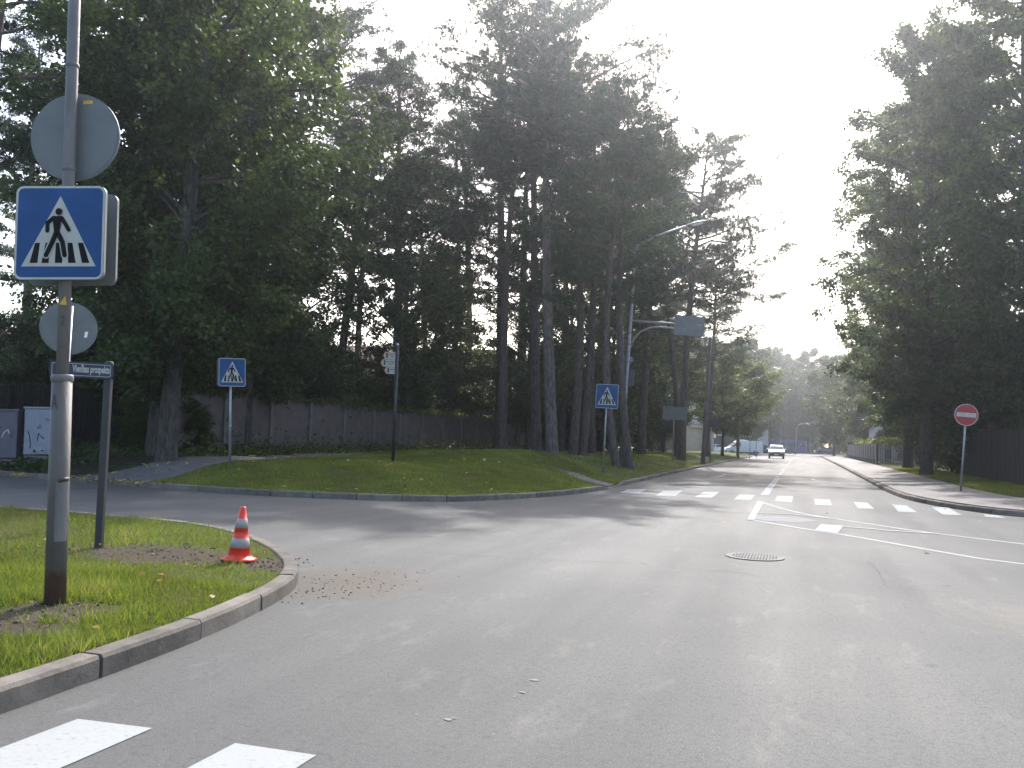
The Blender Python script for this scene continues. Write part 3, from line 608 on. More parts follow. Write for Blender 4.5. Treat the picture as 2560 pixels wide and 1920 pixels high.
# traffic cone
x, y = gp(597, 1399, .15); g = za(x, y)
t = thing('traffic_cone', 'orange red traffic cone with two grey white bands on bare soil by the kerb', 'traffic cone', (x, y, g + .01), YAW + R(25), .035)
mb = MB(); mb.lathe([(0, .002), (.17, .002), (.178, .01), (.172, .024), (.15, .032), (.128, .04), (.118, .05), (.112, .06)], 8); mb.build('base', M['cone_red'], t)
mb = MB(); hs = [.045, .15, .235, .335, .42, .505, .512, .52, .545, .552]
def rc(z_): return .112 - .18 * (z_ - .05)
prof = [(rc(.045), .045), (rc(.13), .13), (rc(.13) + .003, .131), (rc(.225) + .003, .225), (rc(.225), .226), (rc(.325), .325), (rc(.325) + .003, .326), (rc(.42) + .003, .42), (rc(.42), .421), (.036, .492), (.03, .498), (.028, .53), (.022, .536), (0, .536)]
mb.lathe(prof, 28, mats=[0, 0, 1, 0, 0, 0, 1, 0, 0, 0, 0, 0, 0]); mb.build('body', [M['cone_red'], M['cone_white']], t)

# crossing signs beyond the side street and right of the mound
def far_crossing(px, D, hz, w_, tilt, rz, label, double, dz):
    x, y = pd(px, D); g = zb(x, y); t = thing('crossing_sign', label, 'road sign', (x, y, g), YAW + rz, tilt, 'pedestrian crossing signs')
    pole(t, 'pole', hz + w_ * .5, .035, .03, M['galv'])
    mb = MB(); mb.lathe([(.036, 1.05), (.041, 1.06), (.041, 1.1), (.036, 1.11)], 14); mb.build('clamp_ring', M['galv'], t)
    ped_sign(t, (.02, -.08, hz), w_, w_ * 1.07)
    if double:
        o = ped_sign(t, (0, 0, 0), w_, w_ * 1.07, 'rear_crossing_panel'); o.location = (.02, .12, hz); o.rotation_euler = (0, 0, R(180))
    return t
far_crossing(579, 22.6, 2.5, .7, -.04, R(33), 'blue pedestrian crossing sign on grey pole at left end of the grass mound', True, 0)
far_crossing(1509, 31, 2.78, .82, .029, R(-14), 'blue pedestrian crossing sign beside the lamp post and kerb ramp', False, 0)

# tourist signpost on the mound
x, y = pd(985, 26.2); g = zb(x, y)
t = thing('signpost', 'dark signpost with three white arrow boards on top of the grass mound', 'signpost', (x, y, g), YAW, -.0)
pole(t, 'post', 3.62, .055, .055, M['darkpost'], 16)
mb = MB(); mb.lathe([(0, .075), (.04, .06), (.058, .03), (.055, 0)], 16, c=(0, 0, 3.62)); mb.build('cap', M['galv'], t)
for z_, L, ln_, l1, l2 in ((3.3, .42, .05, '\u2014', 'iela'), (3.07, .49, .05, '', ''), (2.84, .36, .05, '', '')):
    b = thing('arrow_board', None, None, (.04, -.02, z_), R(-8)); b.parent = t
    mb = MB(); mb.prism([(0, -.112), (0, .112), (-L, .112), (-L - .06, 0), (-L, -.112)], -.015, .015); mb.build('board', M['offwhite'], b)
    mb = MB(); mb.prism([(-L + .0, .1), (-L - .06, 0), (-L, -.1), (-L + .02, -.1), (-L - .035, 0), (-L + .02, .1)], -.018, -.0155); mb.prism([(0, .085), (0, .1), (-L, .1), (-L, .085)], -.018, -.0155)
    mb.build('orange_edge', M['orange'], b)
    mb = MB(); mb.prism(rrect(.055, .15, .01, 3, -L + .065, 0), -.018, -.0155); mb.build('symbol', M['plastic'], b)
    for zz, x0, x1 in ((.03, -L + .12, -.06), (-.035, -L + .2, -.13)):
        mb = MB(); k = x0; r_ = random.Random(int(z_ * 100))
        while k < x1:
            d = r_.uniform(.015, .028); mb.prism([(k, zz - .013), (k + d, zz - .013), (k + d, zz + r_.uniform(.008, .02)), (k, zz + .012)], -.0175, -.0155); k += d + .008
        mb.build('lettering', M['plastic'], b)

# street lamps
def cobra(parent, p, ang, L=.75):
    hd = thing('lamp_head', None, None, p, 0); hd.parent = parent; hd.rotation_euler = (0, -ang, 0)
    mb = MB(); secs = [(0, .035, .03), (.06, .06, .045), (.2, .1, .06), (.45, .13, .075), (.65, .1, .055), (L, .03, .02)]
    n = 12; vs = [(x_, b * math.cos(2 * math.pi * k / n), (a * math.sin(2 * math.pi * k / n)) * (1 if math.sin(2 * math.pi * k / n) > 0 else .35)) for x_, b, a in secs for k in range(n)]
    mb.add(vs, [(i * n + k, i * n + (k + 1) % n, (i + 1) * n + (k + 1) % n, (i + 1) * n + k) for i in range(len(secs) - 1) for k in range(n)] + [tuple(range(n - 1, -1, -1)), tuple(range(5 * n, 6 * n))], 0, True)
    mb.build('housing', M['galv'], hd)
    mb = MB(); mb.add([(.45 + .24 * a * math.cos(2 * math.pi * k / 14), .095 * a * math.sin(2 * math.pi * k / 14), z_) for a, z_ in ((1, -.022), (.85, -.07), (.4, -.095)) for k in range(14)], [(i * 14 + k, i * 14 + (k + 1) % 14, (i + 1) * 14 + (k + 1) % 14, (i + 1) * 14 + k) for i in range(2) for k in range(14)] + [tuple(range(28, 42))], 0, True)
    mb.build('lens', M['lamp'], hd)
x, y = pd(1553, 38); g = zb(x, y)
t = thing('street_lamp', 'grey lamp post with sign gantry arm next to the pedestrian crossing sign', 'street lamp', (x, y, g), YAW, .048)
mb = MB(); mb.tube([(0, 0, -.2), (0, 0, 2.3), (0, 0, 2.35), (0, 0, 8.25)], [.085, .08, .062, .045], 14); mb.build('pole', M['galv'], t)
mb = MB(); mb.tube([(0, 0, 8.1), (.02, 0, 8.38), (.15, -.02, 8.58), (1.0, -.1, 9.0), (1.95, -.15, 9.4)], [.042] * 5, 10); mb.build('lamp_arm', M['galv'], t)
cobra(t, (1.85, -.15, 9.37), R(18), .9)
mb = MB(); mb.tube([(0, 0, 5.55), (2.72, -.14, 5.55)], .045, 10); mb.tube([(.07, 0, 4.5), (.16, -.01, 4.85), (.4, -.03, 5.15), (.75, -.07, 5.33), (1.1, -.1, 5.38), (2.1, -.14, 5.37)], .035, 10); mb.build('gantry_arm', M['galv'], t)
mb = MB(); mb.prism([(1.66, 5.12), (2.8, 5.12), (2.8, 5.88), (1.66, 5.88)], -.17, -.15); mb.build('gantry_sign', M['greyback'], t)
mb = MB(); mb.prism([(0, .27), (.27, 0), (0, -.27), (-.27, 0)], .09, .105, 0, (-.02, 0, 4.03)); mb.build('diamond_sign', M['greyback'], t)
mb = MB(); mb.prism(rrect(.68, .62, .03), .1, .115, 0, (-.02, 0, 3.36)); mb.build('square_sign', M['darkpost'], t)
t.scale = (1.17, 1.17, 1.17)
x, y = pd(1758, 56); g = zb(x, y)
t = thing('street_lamp', 'dark thick lamp post on the verge opposite the beige house', 'street lamp', (x, y, g), YAW, .045)
mb = MB(); mb.tube([(0, 0, -.2), (0, 0, 8.4)], [.15, .1], 12); mb.build('pole', M['fencepost'], t)
mb = MB(); mb.tube([(0, 0, 8.2), (.1, 0, 8.45), (1.5, -.2, 8.95)], .03, 8); mb.build('lamp_arm', M['galv'], t)
cobra(t, (1.45, -.2, 8.93), R(15), .85)
x, y = pd(1846, 84); g = zb(x, y)
t = thing('street_lamp', 'distant slim lamp post left of the white van', 'street lamp', (x, y, g), YAW, .03)
mb = MB(); mb.tube([(0, 0, -.2), (0, 0, 5.8), (.5, 0, 6.3), (2.3, -.2, 6.6)], [.09, .06, .035, .03], 10); mb.build('pole', M['galv'], t)
cobra(t, (2.25, -.2, 6.58), R(8), 1.)
x, y = pd(1989, 150)
t = thing('street_lamp', 'far curved lamp post standing right of the blue bus', 'street lamp', (x, y, 0), YAW, .03)
mb = MB(); mb.tube([(0, 0, -.2), (0, 0, 4.6), (.2, 0, 5.2), (.8, 0, 5.55), (1.7, 0, 5.6)], [.09, .07, .05, .045, .04], 10); mb.build('pole', M['galv'], t)
cobra(t, (1.6, 0, 5.6), R(0), .8)

# no-entry sign on the right pavement
x, y = pd(2401, 26.6); g = zc(x, y)
t = thing('no_entry_sign', 'round red no entry sign with white bar on leaning grey pole at the right pavement', 'road sign', (x, y, g), YAW - R(13), .066)
pole(t, 'pole', 2.5, .03, .03, M['galv'])
mb = MB(); mb.prism(disc(.345, 48), -.05, -.035, 0, (0, 0, 2.42)); o = disc(.343, 48); i_ = disc(.318, 48); n = 48
mb.add([(a, -.0515, 2.42 + c) for a, c in o] + [(a, -.0515, 2.42 + c) for a, c in i_], [(i, (i + 1) % n, n + (i + 1) % n, n + i) for i in range(n)], 1)
mb.prism(disc(.319, 48), -.053, -.0505, 2, (0, 0, 2.42)); mb.prism(rrect(.555, .135, .006), -.057, -.053, 1, (0, 0, 2.42)); mb.build('sign_disc', [M['greyback'], M['offwhite'], M['red']], t, fix=False)
mb = MB(); mb.lathe([(.032, 1.3), (.037, 1.305), (.037, 1.33), (.032, 1.34)], 12); mb.build('clamp_ring', M['galv'], t)

# sign backs along the verge and at the far junction
def sign_back(px, D, zf, pole_h, shapes, label, tilt=.02, mm='greyback', rz=0.):
    x, y = pd(px, D); t = thing('road_sign', label, 'road sign', (x, y, zf), YAW + rz, tilt)
    pole(t, 'pole', pole_h, .04, .035, M['galv'], 10)
    for poly, z_ in shapes:
        mb = MB(); mb.prism(poly, -.06, -.04, 0, (0, 0, z_)); mb.build('sign_panel', M[mm], t)
    return t
sign_back(1682, 55, zb(*pd(1682, 55)), 3.3, [(rrect(1.55, .85, .03, 3, .02), 2.98)], 'wide grey back of a road sign on thin post before the beige house', .02)
sign_back(1776, 60, zb(*pd(1776, 60)), 3.1, [(rrect(.75, .55, .03, 3, .22), 2.8)], 'dark grey back of a sign beside the dark thick lamp post', .02, 'darkpost')
sign_back(1874, 92, zb(*pd(1874, 92)), 5.2, [(disc(.34, 24, -.1), 3.05)], 'round grey sign back on tall thin post in front of the white van', .03)
sign_back(1891, 96, zb(*pd(1891, 96)), 2.7, [([(0, .38), (.38, 0), (0, -.38), (-.38, 0)], 2.3)], 'diamond shaped sign back on post before the rear of the white van', .0)
sign_back(1952, 135, 0, 4.5, [([(-.36, .3), (.36, .3), (0, -.32)], 4.25), (rrect(.62, .6, .05), 3.45), (rrect(.6, .4, .05), 2.75)], 'stacked triangular and square sign backs rising above the white car', .0)
sign_back(2124, 118, zc(*pd(2124, 118)), 3.0, [(disc(.42, 24), 2.65)], 'round grey sign back above the clipped hedge on the right', .0)
sign_back(2027, 160, 0, 2.2, [(disc(.45, 20), 1.85)], 'small faint round sign back at the far junction left of the pedestrian', .0)

# utility cabinets
def cabinet(px, D, w_, d_, h_, m, label, rz, marks):
    x, y = pd(px, D); g = zb(x, y); t = thing('utility_cabinet', label, 'utility cabinet', (x, y, g), YAW + rz, -.02, 'utility cabinets by the fence')
    mb = MB(); mb.box((0, 0, .04), (w_ * .96, d_ * .94, .3)); mb.build('plinth', M['fencepost'], t)
    mb = MB(); mb.box((0, 0, h_ / 2 + .12), (w_, d_, h_ - .2), bev=.012); mb.build('body', M[m], t)
    mb = MB(); mb.box((0, 0, h_ + .045), (w_ + .07, d_ + .08, .06), bev=.015); mb.build('lid', M[m], t)
    mb = MB(); mb.box((0, -d_ / 2 - .006, h_ / 2 + .12), (w_ * .93, .012, h_ - .3), bev=.003); dd = mb.build('door', M[m], t)
    mb = MB(); mb.box((w_ * .36, -d_ / 2 - .02, h_ * .55), (.03, .025, .12), bev=.005); mb.build('handle', M['plastic'], dd)
    for pts, r_, k in marks: mb = MB(); mb.tube([(a, -d_ / 2 - .013, b) for a, b in pts], r_, 4); mb.build('graffiti', M['white' if k else 'black'], dd)
cabinet(6, 25.3, 1.0, .5, 1.58, 'cab1', 'mauve grey utility cabinet with white paint smear at left edge', R(14), [([(.1, .82), (.17, .98), (.26, 1.05), (.3, .92)], .02, 1), ([(-.1, 1.1), (.1, 1.12)], .012, 0)])
cabinet(111, 25.6, .9, .5, 1.56, 'cab2', 'pale blue grey utility cabinet scribbled with black graffiti behind the street pole', R(14), [([(-.33, .9), (-.28, .7), (-.26, .5), (-.27, .4)], .014, 0), ([(-.08, .62), (-.05, .86), (.03, .74), (.1, .68)], .013, 0), ([(-.08, 1.0), (-.03, 1.12), (.03, 1.0), (-.08, 1.0)], .01, 0), ([(.12, 1.3), (.2, 1.22), (.26, 1.3)], .01, 0)])

# manhole cover
x, y = gp(1887, 1393)
t = thing('manhole_cover', 'round cast iron manhole cover in the middle of the road', 'manhole cover', (x, y, 0))
mb = MB(); mb.lathe([(.37, .001), (.37, .012), (.31, .012), (.308, .005)], 48, smooth=False); mb.build('rim', M['iron'], t)
mb = MB(); mb.lathe([(.306, .004), (.306, .011), (.0, .011)], 48, smooth=False)
for i in range(-7, 8):
    for j in range(-7, 8):
        if math.hypot(i, j) * .038 < .28: mb.box((i * .038, j * .038, .014), (.02, .02, .006))
mb.build('lid', M['iron'], t, fix=False)

# ------------------------------------------------------------ fences
FX = -20.3
t = thing('panel_fence', 'long dark brown concrete panel fence overgrown along its top behind the mound', 'fence', (FX, 21.3, 0), R(90))
L = 2.9; k = 0; yy = 23.6
while yy < 74:
    a = yy - 21.3; zg = zb(FX, yy)
    zg = min(zg, zb(FX, yy + L)) if abs(zb(FX, yy + L) - zg) > .1 else zg; mb = MB(); mb.box((a + L / 2, 0, zg + 1.2), (L - .12, .06, 2.0)); mb.build('panel', M['fence'], t)
    mb = MB(); mb.box((a, -.03, zg + 1.05), (.17, .2, 2.4), bev=.012); mb.build('post', M['fencepost'], t)
    yy += L
def leaf_cloud(name, c, nrm_up, size, m, parent=None, rnd=None, droop=.3):
    c = np.asarray(c, float); n = len(c); d = rng.normal(size=(n, 3)); d[:, 2] = d[:, 2] * .5 - droop; d /= np.linalg.norm(d, axis=1)[:, None]
    u = rng.normal(size=(n, 3)); w_ = np.cross(d, u); w_ /= np.linalg.norm(w_, axis=1)[:, None] + 1e-9; nn = np.cross(d, w_)
    L_ = (size * rng.uniform(.6, 1.35, n))[:, None]
    v = np.stack([c, c + d * L_ * .45 + w_ * L_ * .36 + nn * L_ * .06, c + d * L_, c + d * L_ * .45 - w_ * L_ * .36 + nn * L_ * .06], 1).reshape(-1, 3)
    r_ = np.repeat(np.clip((rnd if rnd is not None else rng.random(n)), 0, 1), 4)
    return np_mesh(name, v, np.arange(4 * n).reshape(-1, 4), m, parent, r_)
n = 9000; yv = rng.uniform(23, 72, n); c = np.c_[FX + rng.normal(0, .14, n), yv, zB(np.c_[np.full(n, FX), yv]) + 2.22 + rng.normal(0, .08, n) + .07 * np.sin(yv * 2.1)]
o = leaf_cloud('creeper', c, 1, .12, M['leaf_mid']); tag(o, 'low green creeper trailing along the top of the dark panel fence', 'creeper')
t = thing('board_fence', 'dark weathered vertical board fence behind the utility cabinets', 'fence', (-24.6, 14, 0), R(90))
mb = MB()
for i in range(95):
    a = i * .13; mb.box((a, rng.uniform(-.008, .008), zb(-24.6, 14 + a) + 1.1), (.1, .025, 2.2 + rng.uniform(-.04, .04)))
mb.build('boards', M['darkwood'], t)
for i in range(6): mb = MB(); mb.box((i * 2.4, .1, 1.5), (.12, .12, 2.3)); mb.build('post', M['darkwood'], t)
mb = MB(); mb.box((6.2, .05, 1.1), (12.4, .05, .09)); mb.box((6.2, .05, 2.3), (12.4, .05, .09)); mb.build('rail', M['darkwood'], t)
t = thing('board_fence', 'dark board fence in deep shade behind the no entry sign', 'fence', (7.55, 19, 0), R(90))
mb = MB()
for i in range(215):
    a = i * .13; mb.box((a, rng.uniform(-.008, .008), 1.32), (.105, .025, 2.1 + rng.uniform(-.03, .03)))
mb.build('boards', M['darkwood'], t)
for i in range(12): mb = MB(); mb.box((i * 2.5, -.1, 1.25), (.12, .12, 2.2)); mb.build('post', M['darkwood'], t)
t = thing('slab_fence', 'pale grey concrete slab fence along the right pavement beyond the trees', 'fence', (5.75, 74, .25), R(90))
for i in range(15):
    mb = MB(); mb.box((i * 3 + 1.5, 0, .98), (2.8, .06, 1.3)); 
    for q_ in range(4): mb.box((i * 3 + .5 + q_ * .66, .045, .98), (.06, .04, 1.28))
    mb.build('slab', M['palefence'], t)
for i in range(16): mb = MB(); mb.box((i * 3, 0, .8), (.16, .16, 1.75), bev=.01); mb.build('post', M['darkpost' if i == 0 else 'fencepost'], t)
t = thing('picket_fence', 'grey upright picket fence between slab fence and tree trunk', 'fence', (5.95, 73.6, .25), 0)
mb = MB()
for i in range(30): mb.box((i * .16, 0, .85), (.085, .03, 1.4))
mb.build('pickets', M['palewood'], t)
mb = MB(); mb.box((2.3, .03, .4), (4.7, .04, .1)); mb.box((2.3, .03, 1.25), (4.7, .04, .1)); mb.build('rail', M['palewood'], t)
t = thing('slab_fence', 'short whitish concrete fence in front of the beige house', 'fence', (*pd(1622, 92), .57), YAW + R(12))
for i in range(6):
    mb = MB(); mb.box((i * .48 + .24, 0, .9), (.42, .06, 1.4)); mb.build('slab', M['palefence'], t)
for i in range(3): mb = MB(); mb.box((i * 1.44, 0, .85), (.1, .12, 1.7)); mb.build('post', M['fencepost'], t)

# ------------------------------------------------------------ houses
def window(parent, c, w_, h_, rz=0., cross=True):
    f = thing('window', None, None, c, rz); f.parent = parent
    mb = MB(); e = .09
    for dx in (-w_ / 2 + e / 2, w_ / 2 - e / 2) + ((0,) if cross else ()): mb.box((dx, -.03, 0), (e, .08, h_))
    for dz in (-h_ / 2 + e / 2, h_ / 2 - e / 2): mb.box((0, -.032, dz), (w_ - .01, .08, e))
    mb.build('frame', M['frame'], f)
    mb = MB(); mb.box((0, .0, 0), (w_ - .04, .03, h_ - .04)); mb.build('pane', M['glass'], f)
    mb = MB(); mb.box((0, -.06, -h_ / 2 - .04), (w_ + .16, .16, .06)); mb.build('sill', M['frame'], f)
def gable_roof(parent, w_, d_, z_, rise, ov=.5):
    mb = MB(); a, b = w_ / 2 + ov, d_ / 2 + ov
    mb.add([(-a, -b, z_), (a, -b, z_), (a, 0, z_ + rise), (-a, 0, z_ + rise), (-a, b, z_), (a, b, z_), (-a, -b, z_ - .15), (a, -b, z_ - .15), (a, 0, z_ + rise - .15), (-a, 0, z_ + rise - .15), (-a, b, z_ - .15), (a, b, z_ - .15)],
           [(0, 1, 2, 3), (3, 2, 5, 4), (6, 9, 8, 7), (9, 10, 11, 8), (0, 6, 7, 1), (4, 5, 11, 10), (0, 3, 9, 6), (3, 4, 10, 9), (1, 7, 8, 2), (2, 8, 11, 5)]); return mb.build('roof', M['roof'], parent)
def house(loc, rz, w_, d_, h_, m, label, wins, rise=2.6, rows=((1.8, 1.4),)):
    t = thing('house', label, 'house', loc, rz)
    mb = MB(); mb.box((0, 0, h_ / 2 - .5), (w_, d_, h_ + 1)); a = d_ / 2
    mb.add([(sx * (w_ / 2 - .01), y_, z_) for sx in (-1, 1) for y_, z_ in ((-a, h_), (a, h_), (0, h_ + rise * a / (a + .5) - .2))], [(0, 1, 2), (3, 4, 5)]); mb.build('wall', M[m], t)
    gable_roof(t, w_, d_, h_, rise)
    mb = MB(); mb.box((0, -d_ / 2 - .03, .3), (w_ - .02, .08, 1.0)); mb.build('plinth', M['fencepost'], t)
    for z_, hh in rows:
        for x_ in wins: window(t, (x_, -d_ / 2 - .03, z_ + .5), 1.25, hh)
    return t
x, y = pd(1030, 76); house((x, y, .5), YAW, 15, 9, 6.2, 'pink', 'pinkish two storey house with white windows seen through trees over the fence', (-6, -3.6, -1.1, 1.4, 3.9, 6.2), 2.6, ((1.9, 1.5), (4.7, 1.4)))
x, y = pd(470, 62); house((x, y, .5), YAW + R(10), 12, 8, 4.4, 'grey_render', 'pale house wall glimpsed through leaves left of the crossing sign', (-4, -1.5, 1.5, 4), 2.4, ((2.1, 1.3),))
x, y = pd(40, 58); house((x, y, .5), YAW + R(20), 10, 8, 4.8, 'pink', 'red roofed house hidden behind trees at far left', (-3, 0, 3), 2.4, ((2.2, 1.3),))
# beige and grey corner house
x, y = pd(1738, 112); t = thing('house', 'two storey house, beige below and grey above, at the left street corner', 'house', (x, y, .5), YAW + R(6))
mb = MB(); mb.box((-2.4, 5, 1.6), (5.6, 10, 4.2)); mb.build('lower_wall', M['beige'], t)
mb = MB(); mb.box((-2.4, 5, 5.6), (5.5, 9.96, 3.8)); mb.build('upper_wall', M['grey_render'], t)
mb = MB(); mb.box((.6, 1.2, 5.1), (2.4, 2.8, 2.9)); mb.box((.6, 1.2, 3.6), (2.5, 2.9, .12)); bay = mb.build('bay', M['grey_render'], t)
mb = MB(); mb.box((.55, .7, 3.2), (2.7, 2.2, .35), bev=.05); mb.build('porch_roof', M['beige'], t)
mb = MB(); mb.box((.5, 1.0, 1.3), (1.1, .1, 2.6)); mb.box((.9, .98, 1.3), (.12, .12, 2.6)); mb.build('door', M['darkwood'], t)
mb = MB(); mb.box((1.55, 3.5, 1.8), (2.3, 6, 3.6)); mb.build('side_wall', M['beige'], t)
mb = MB(); mb.box((2.2, 6.5, 4.9), (3.6, 6, 5.2)); mb.build('rear_wall', M['grey_render'], t)
window(t, (.1, -.23, 5.2), .7, 1.6, 0, False); window(t, (1.05, -.23, 5.2), .8, 1.6, 0, False); window(t, (-1.6, -.05, 5.3), .9, 1.5); window(t, (-3.8, -.05, 5.3), .9, 1.5); window(t, (-3.6, -.05, 1.6), 1.1, 1.4); window(t, (3.1, 3.45, 5.5), .75, 2.6, 0, False)
mb = MB(); mb.box((-2.4, -.06, 3.72), (5.7, .14, .12)); mb.build('cornice', M['frame'], t)
mb = MB(); mb.box((-1.2, 5, 7.55), (9, 11, .18)); mb.box((-1.2, 5, 8.1), (8, 10, 1.0)); mb.build('roof', M['roof'], t)
x, y = pd(1815, 165); house((x, y, 0), YAW, 14, 8, 5.2, 'grey_render', 'pale building far behind the white van across the junction', (-5, -2.5, 0, 2.5, 5), 1.2, ((1.2, 1.6), (3.4, 1.4)))
x, y = pd(2275, 92); t = house((x, y, .25), YAW, 6, 7, 3.4, 'grey_render', 'small house with white window pillars over the grey picket fence', (-2, -.2, 1.7), 1.6, ((1.6, 1.5),))

# ------------------------------------------------------------ vehicles
def side_body(mb, prof, w_, m=0, taper=0.0, z_t=1e9):
    """profile of (x along, z) extruded over the width; points above z_t are drawn in"""
    n = len(prof); vs = []
    for s_ in (-1, 1):
        for x_, z_ in prof: vs.append((x_, s_ * (w_ / 2 - (taper * (z_ - z_t) if z_ > z_t else 0)), z_))
    mb.add(vs, [tuple(range(n)), tuple(range(2 * n - 1, n - 1, -1))] + [(i, n + i, n + (i + 1) % n, (i + 1) % n) for i in range(n)], m)
def wheel(parent, c, r, wd, side):
    o = thing('wheel', None, None, c); o.parent = parent
    mb = MB(); mb.lathe([(r * .62, -wd / 2), (r * .96, -wd / 2), (r, -wd * .3), (r, wd * .3), (r * .96, wd / 2), (r * .62, wd / 2)], 20); ty = mb.build('tyre', M['rubber'], o); ty.rotation_euler = (R(90), 0, 0)
    mb = MB(); mb.lathe([(0, -wd * .42), (r * .3, -wd * .46), (r * .64, -wd * .38)], 14); mb.lathe([(0, wd * .42), (r * .3, wd * .46), (r * .64, wd * .38)], 14); ri = mb.build('rim', M['galv'], o); ri.rotation_euler = (R(90), 0, 0)
def car(loc, rz, m, label, estate=True, L=4.2, W=1.72, H=1.5, dark_bumper=True):
    t = thing('parked_car' if not dark_bumper else 'car', label, 'car', loc, rz); k = L / 4.2; q_ = H / 1.5
    mb = MB(); base = [(2.1, .32), (2.12, .55), (2.02, .78), (1.7, .92), (1.05, 1.02), (-1.95, 1.02), (-2.08, .8), (-2.1, .35)]
    side_body(mb, [(a * k, b * q_) for a, b in base], W); mb.build('body', M[m], t)
    gh = [(1.02, 1.0), (.42, 1.42), (.2, 1.485), (-1.2, 1.5), (-1.75, 1.42), (-2.0, 1.0)] if estate else [(1.02, 1.0), (.35, 1.4), (.0, 1.46), (-.9, 1.46), (-1.5, 1.3), (-1.9, 1.0)]
    mb = MB(); side_body(mb, [(a * k, b * q_) for a, b in gh], W - .06, 0, .38, 1.02 * q_); mb.build('cabin', M[m], t)
    mb = MB()                                                # glazing a little proud of the cabin
    for s_ in (-1, 1):
        def P_(x_, z_): return (x_ * k, s_ * (W / 2 - .03 - .38 * max(0, (z_ - 1.02)) * q_ + .006), z_ * q_)
        mb.add([P_(.86, 1.05), P_(.4, 1.38), P_(-.35, 1.4), P_(-.35, 1.05)], [(0, 1, 2, 3)]); mb.add([P_(-.45, 1.05), P_(-.45, 1.4), P_(-1.25, 1.41), P_(-1.6, 1.05)], [(0, 1, 2, 3)])
    mb.build('side_windows', M['glass'], t)
    mb = MB(); a = W / 2 - .1; mb.add([(1.0 * k + .012, -a, 1.05 * q_), (1.0 * k + .012, a, 1.05 * q_), (.45 * k + .012, a - .13, 1.4 * q_), (.45 * k + .012, -a + .13, 1.4 * q_)], [(0, 1, 2, 3)]); mb.build('windscreen', M['glass'], t)
    mb = MB(); mb.add([(-2.0 * k - .0, -a, 1.06 * q_), (-1.77 * k - .012, -a + .13, 1.4 * q_), (-1.77 * k - .012, a - .13, 1.4 * q_), (-2.0 * k - .0, a, 1.06 * q_)], [(0, 1, 2, 3)]); mb.build('rear_window', M['glass'], t)
    mb = MB(); mb.box((2.06 * k, 0, .45 * q_), (.22, W + .02, .36 * q_), bev=.05); mb.build('front_bumper', M['plastic'], t)
    mb = MB(); mb.box((-2.05 * k, 0, .48 * q_), (.2, W + .02, .3 * q_), bev=.05); mb.build('rear_bumper', M['plastic' if dark_bumper else m], t)
    mb = MB(); mb.box((2.1 * k, 0, .7 * q_), (.04, .8, .13), bev=.01); mb.build('grille', M['plastic'], t)
    mb = MB(); mb.box((2.18 * k, 0, .47 * q_), (.015, .52, .11)); mb.build('number_plate', M['white'], t)
    for s_ in (-1, 1):
        mb = MB(); mb.box((1.99 * k, s_ * W * .37, .74 * q_), (.18, .36, .18), bev=.04); mb.build('headlight', M['lamp'], t)
        mb = MB(); mb.box((-2.06 * k, s_ * W * .43, .85 * q_), (.08, .16, .32), bev=.02); mb.build('tail_light', M['redlens'], t)
        mb = MB(); mb.box((.78 * k, s_ * (W / 2 + .1), 1.06 * q_), (.12, .2, .14), bev=.03); mb.build('mirror', M[m], t)
        for x_ in (1.3, -1.3): wheel(t, (x_ * k, s_ * (W / 2 - .1), .31), .31, .2, s_)
    return t
x, y = pd(1941, 99); car((x, y, 0), R(-88), 'carwhite', 'white car with dark bumper driving towards us in the left lane', True, 4.2, 1.74, 1.56)
x, y = pd(1908, 128); car((x, y, 0), R(8), 'cardark', 'dark estate car with its nose hidden behind the white van', True, 4.6, 1.78, 1.55, False)
x, y = pd(1957, 172); car((x, y, 0), YAW + R(170), 'cardark', 'dark car crossing the junction in front of the blue bus', True, 4.3, 1.75, 1.55, False)
x, y = pd(2066, 185); car((x, y, 0), YAW + R(15), 'cardark', 'dark car standing in bright light at the far right of the junction', False, 4.4, 1.75, 1.5, False)
x, y = pd(1780, 140); car((x, y, 0), YAW + R(180), 'vanwhite', 'pale car at the left of the far junction behind tree trunks', False, 4.3, 1.72, 1.45, False)
# white van, nose to the left
x, y = pd(1856, 121); t = thing('van', 'white high roof panel van standing at the left of the junction', 'van', (x, y, 0), YAW + R(180))
k = .98; W = 1.95
mb = MB(); side_body(mb, [(2.55, .38), (2.62, .75), (2.5, .95), (1.85, 1.15), (1.2, 1.25), (-2.62, 1.25), (-2.65, .4)], W); mb.build('body', M['vanwhite'], t)
mb = MB(); side_body(mb, [(1.9, 1.12), (1.05, 1.9), (.75, 2.05), (-2.5, 2.08), (-2.62, 1.95), (-2.64, 1.2)], W - .02, 0, .1, 1.3); mb.build('cargo_box', M['vanwhite'], t)
mb = MB()
for s_ in (-1, 1):
    f_ = lambda a, b: (a, s_ * (W / 2 - .01 - .1 * max(0, b - 1.3) + .008), b)
    mb.add([f_(1.62, 1.3), f_(1.0, 1.84), (f_(.5, 1.84)), f_(.5, 1.25)], [(0, 1, 2, 3)])
mb.build('side_windows', M['glass'], t)
mb = MB(); mb.add([(1.8, -.85, 1.24), (1.8, .85, 1.24), (1.11, .78, 1.87), (1.11, -.78, 1.87)], [(0, 1, 2, 3)]); mb.build('windscreen', M['glass'], t)
mb = MB(); mb.box((2.55, 0, .5), (.3, W + .02, .34), bev=.06); mb.box((0, 0, .42), (4.6, W + .01, .14)); mb.build('bumper', M['plastic'], t)
mb = MB(); mb.box((.3, 0, 2.12), (.9, 1.2, .14), bev=.05); mb.box((-.5, 0, 2.1), (.35, .7, .1), bev=.03); mb.build('roof_box', M['vanwhite'], t)
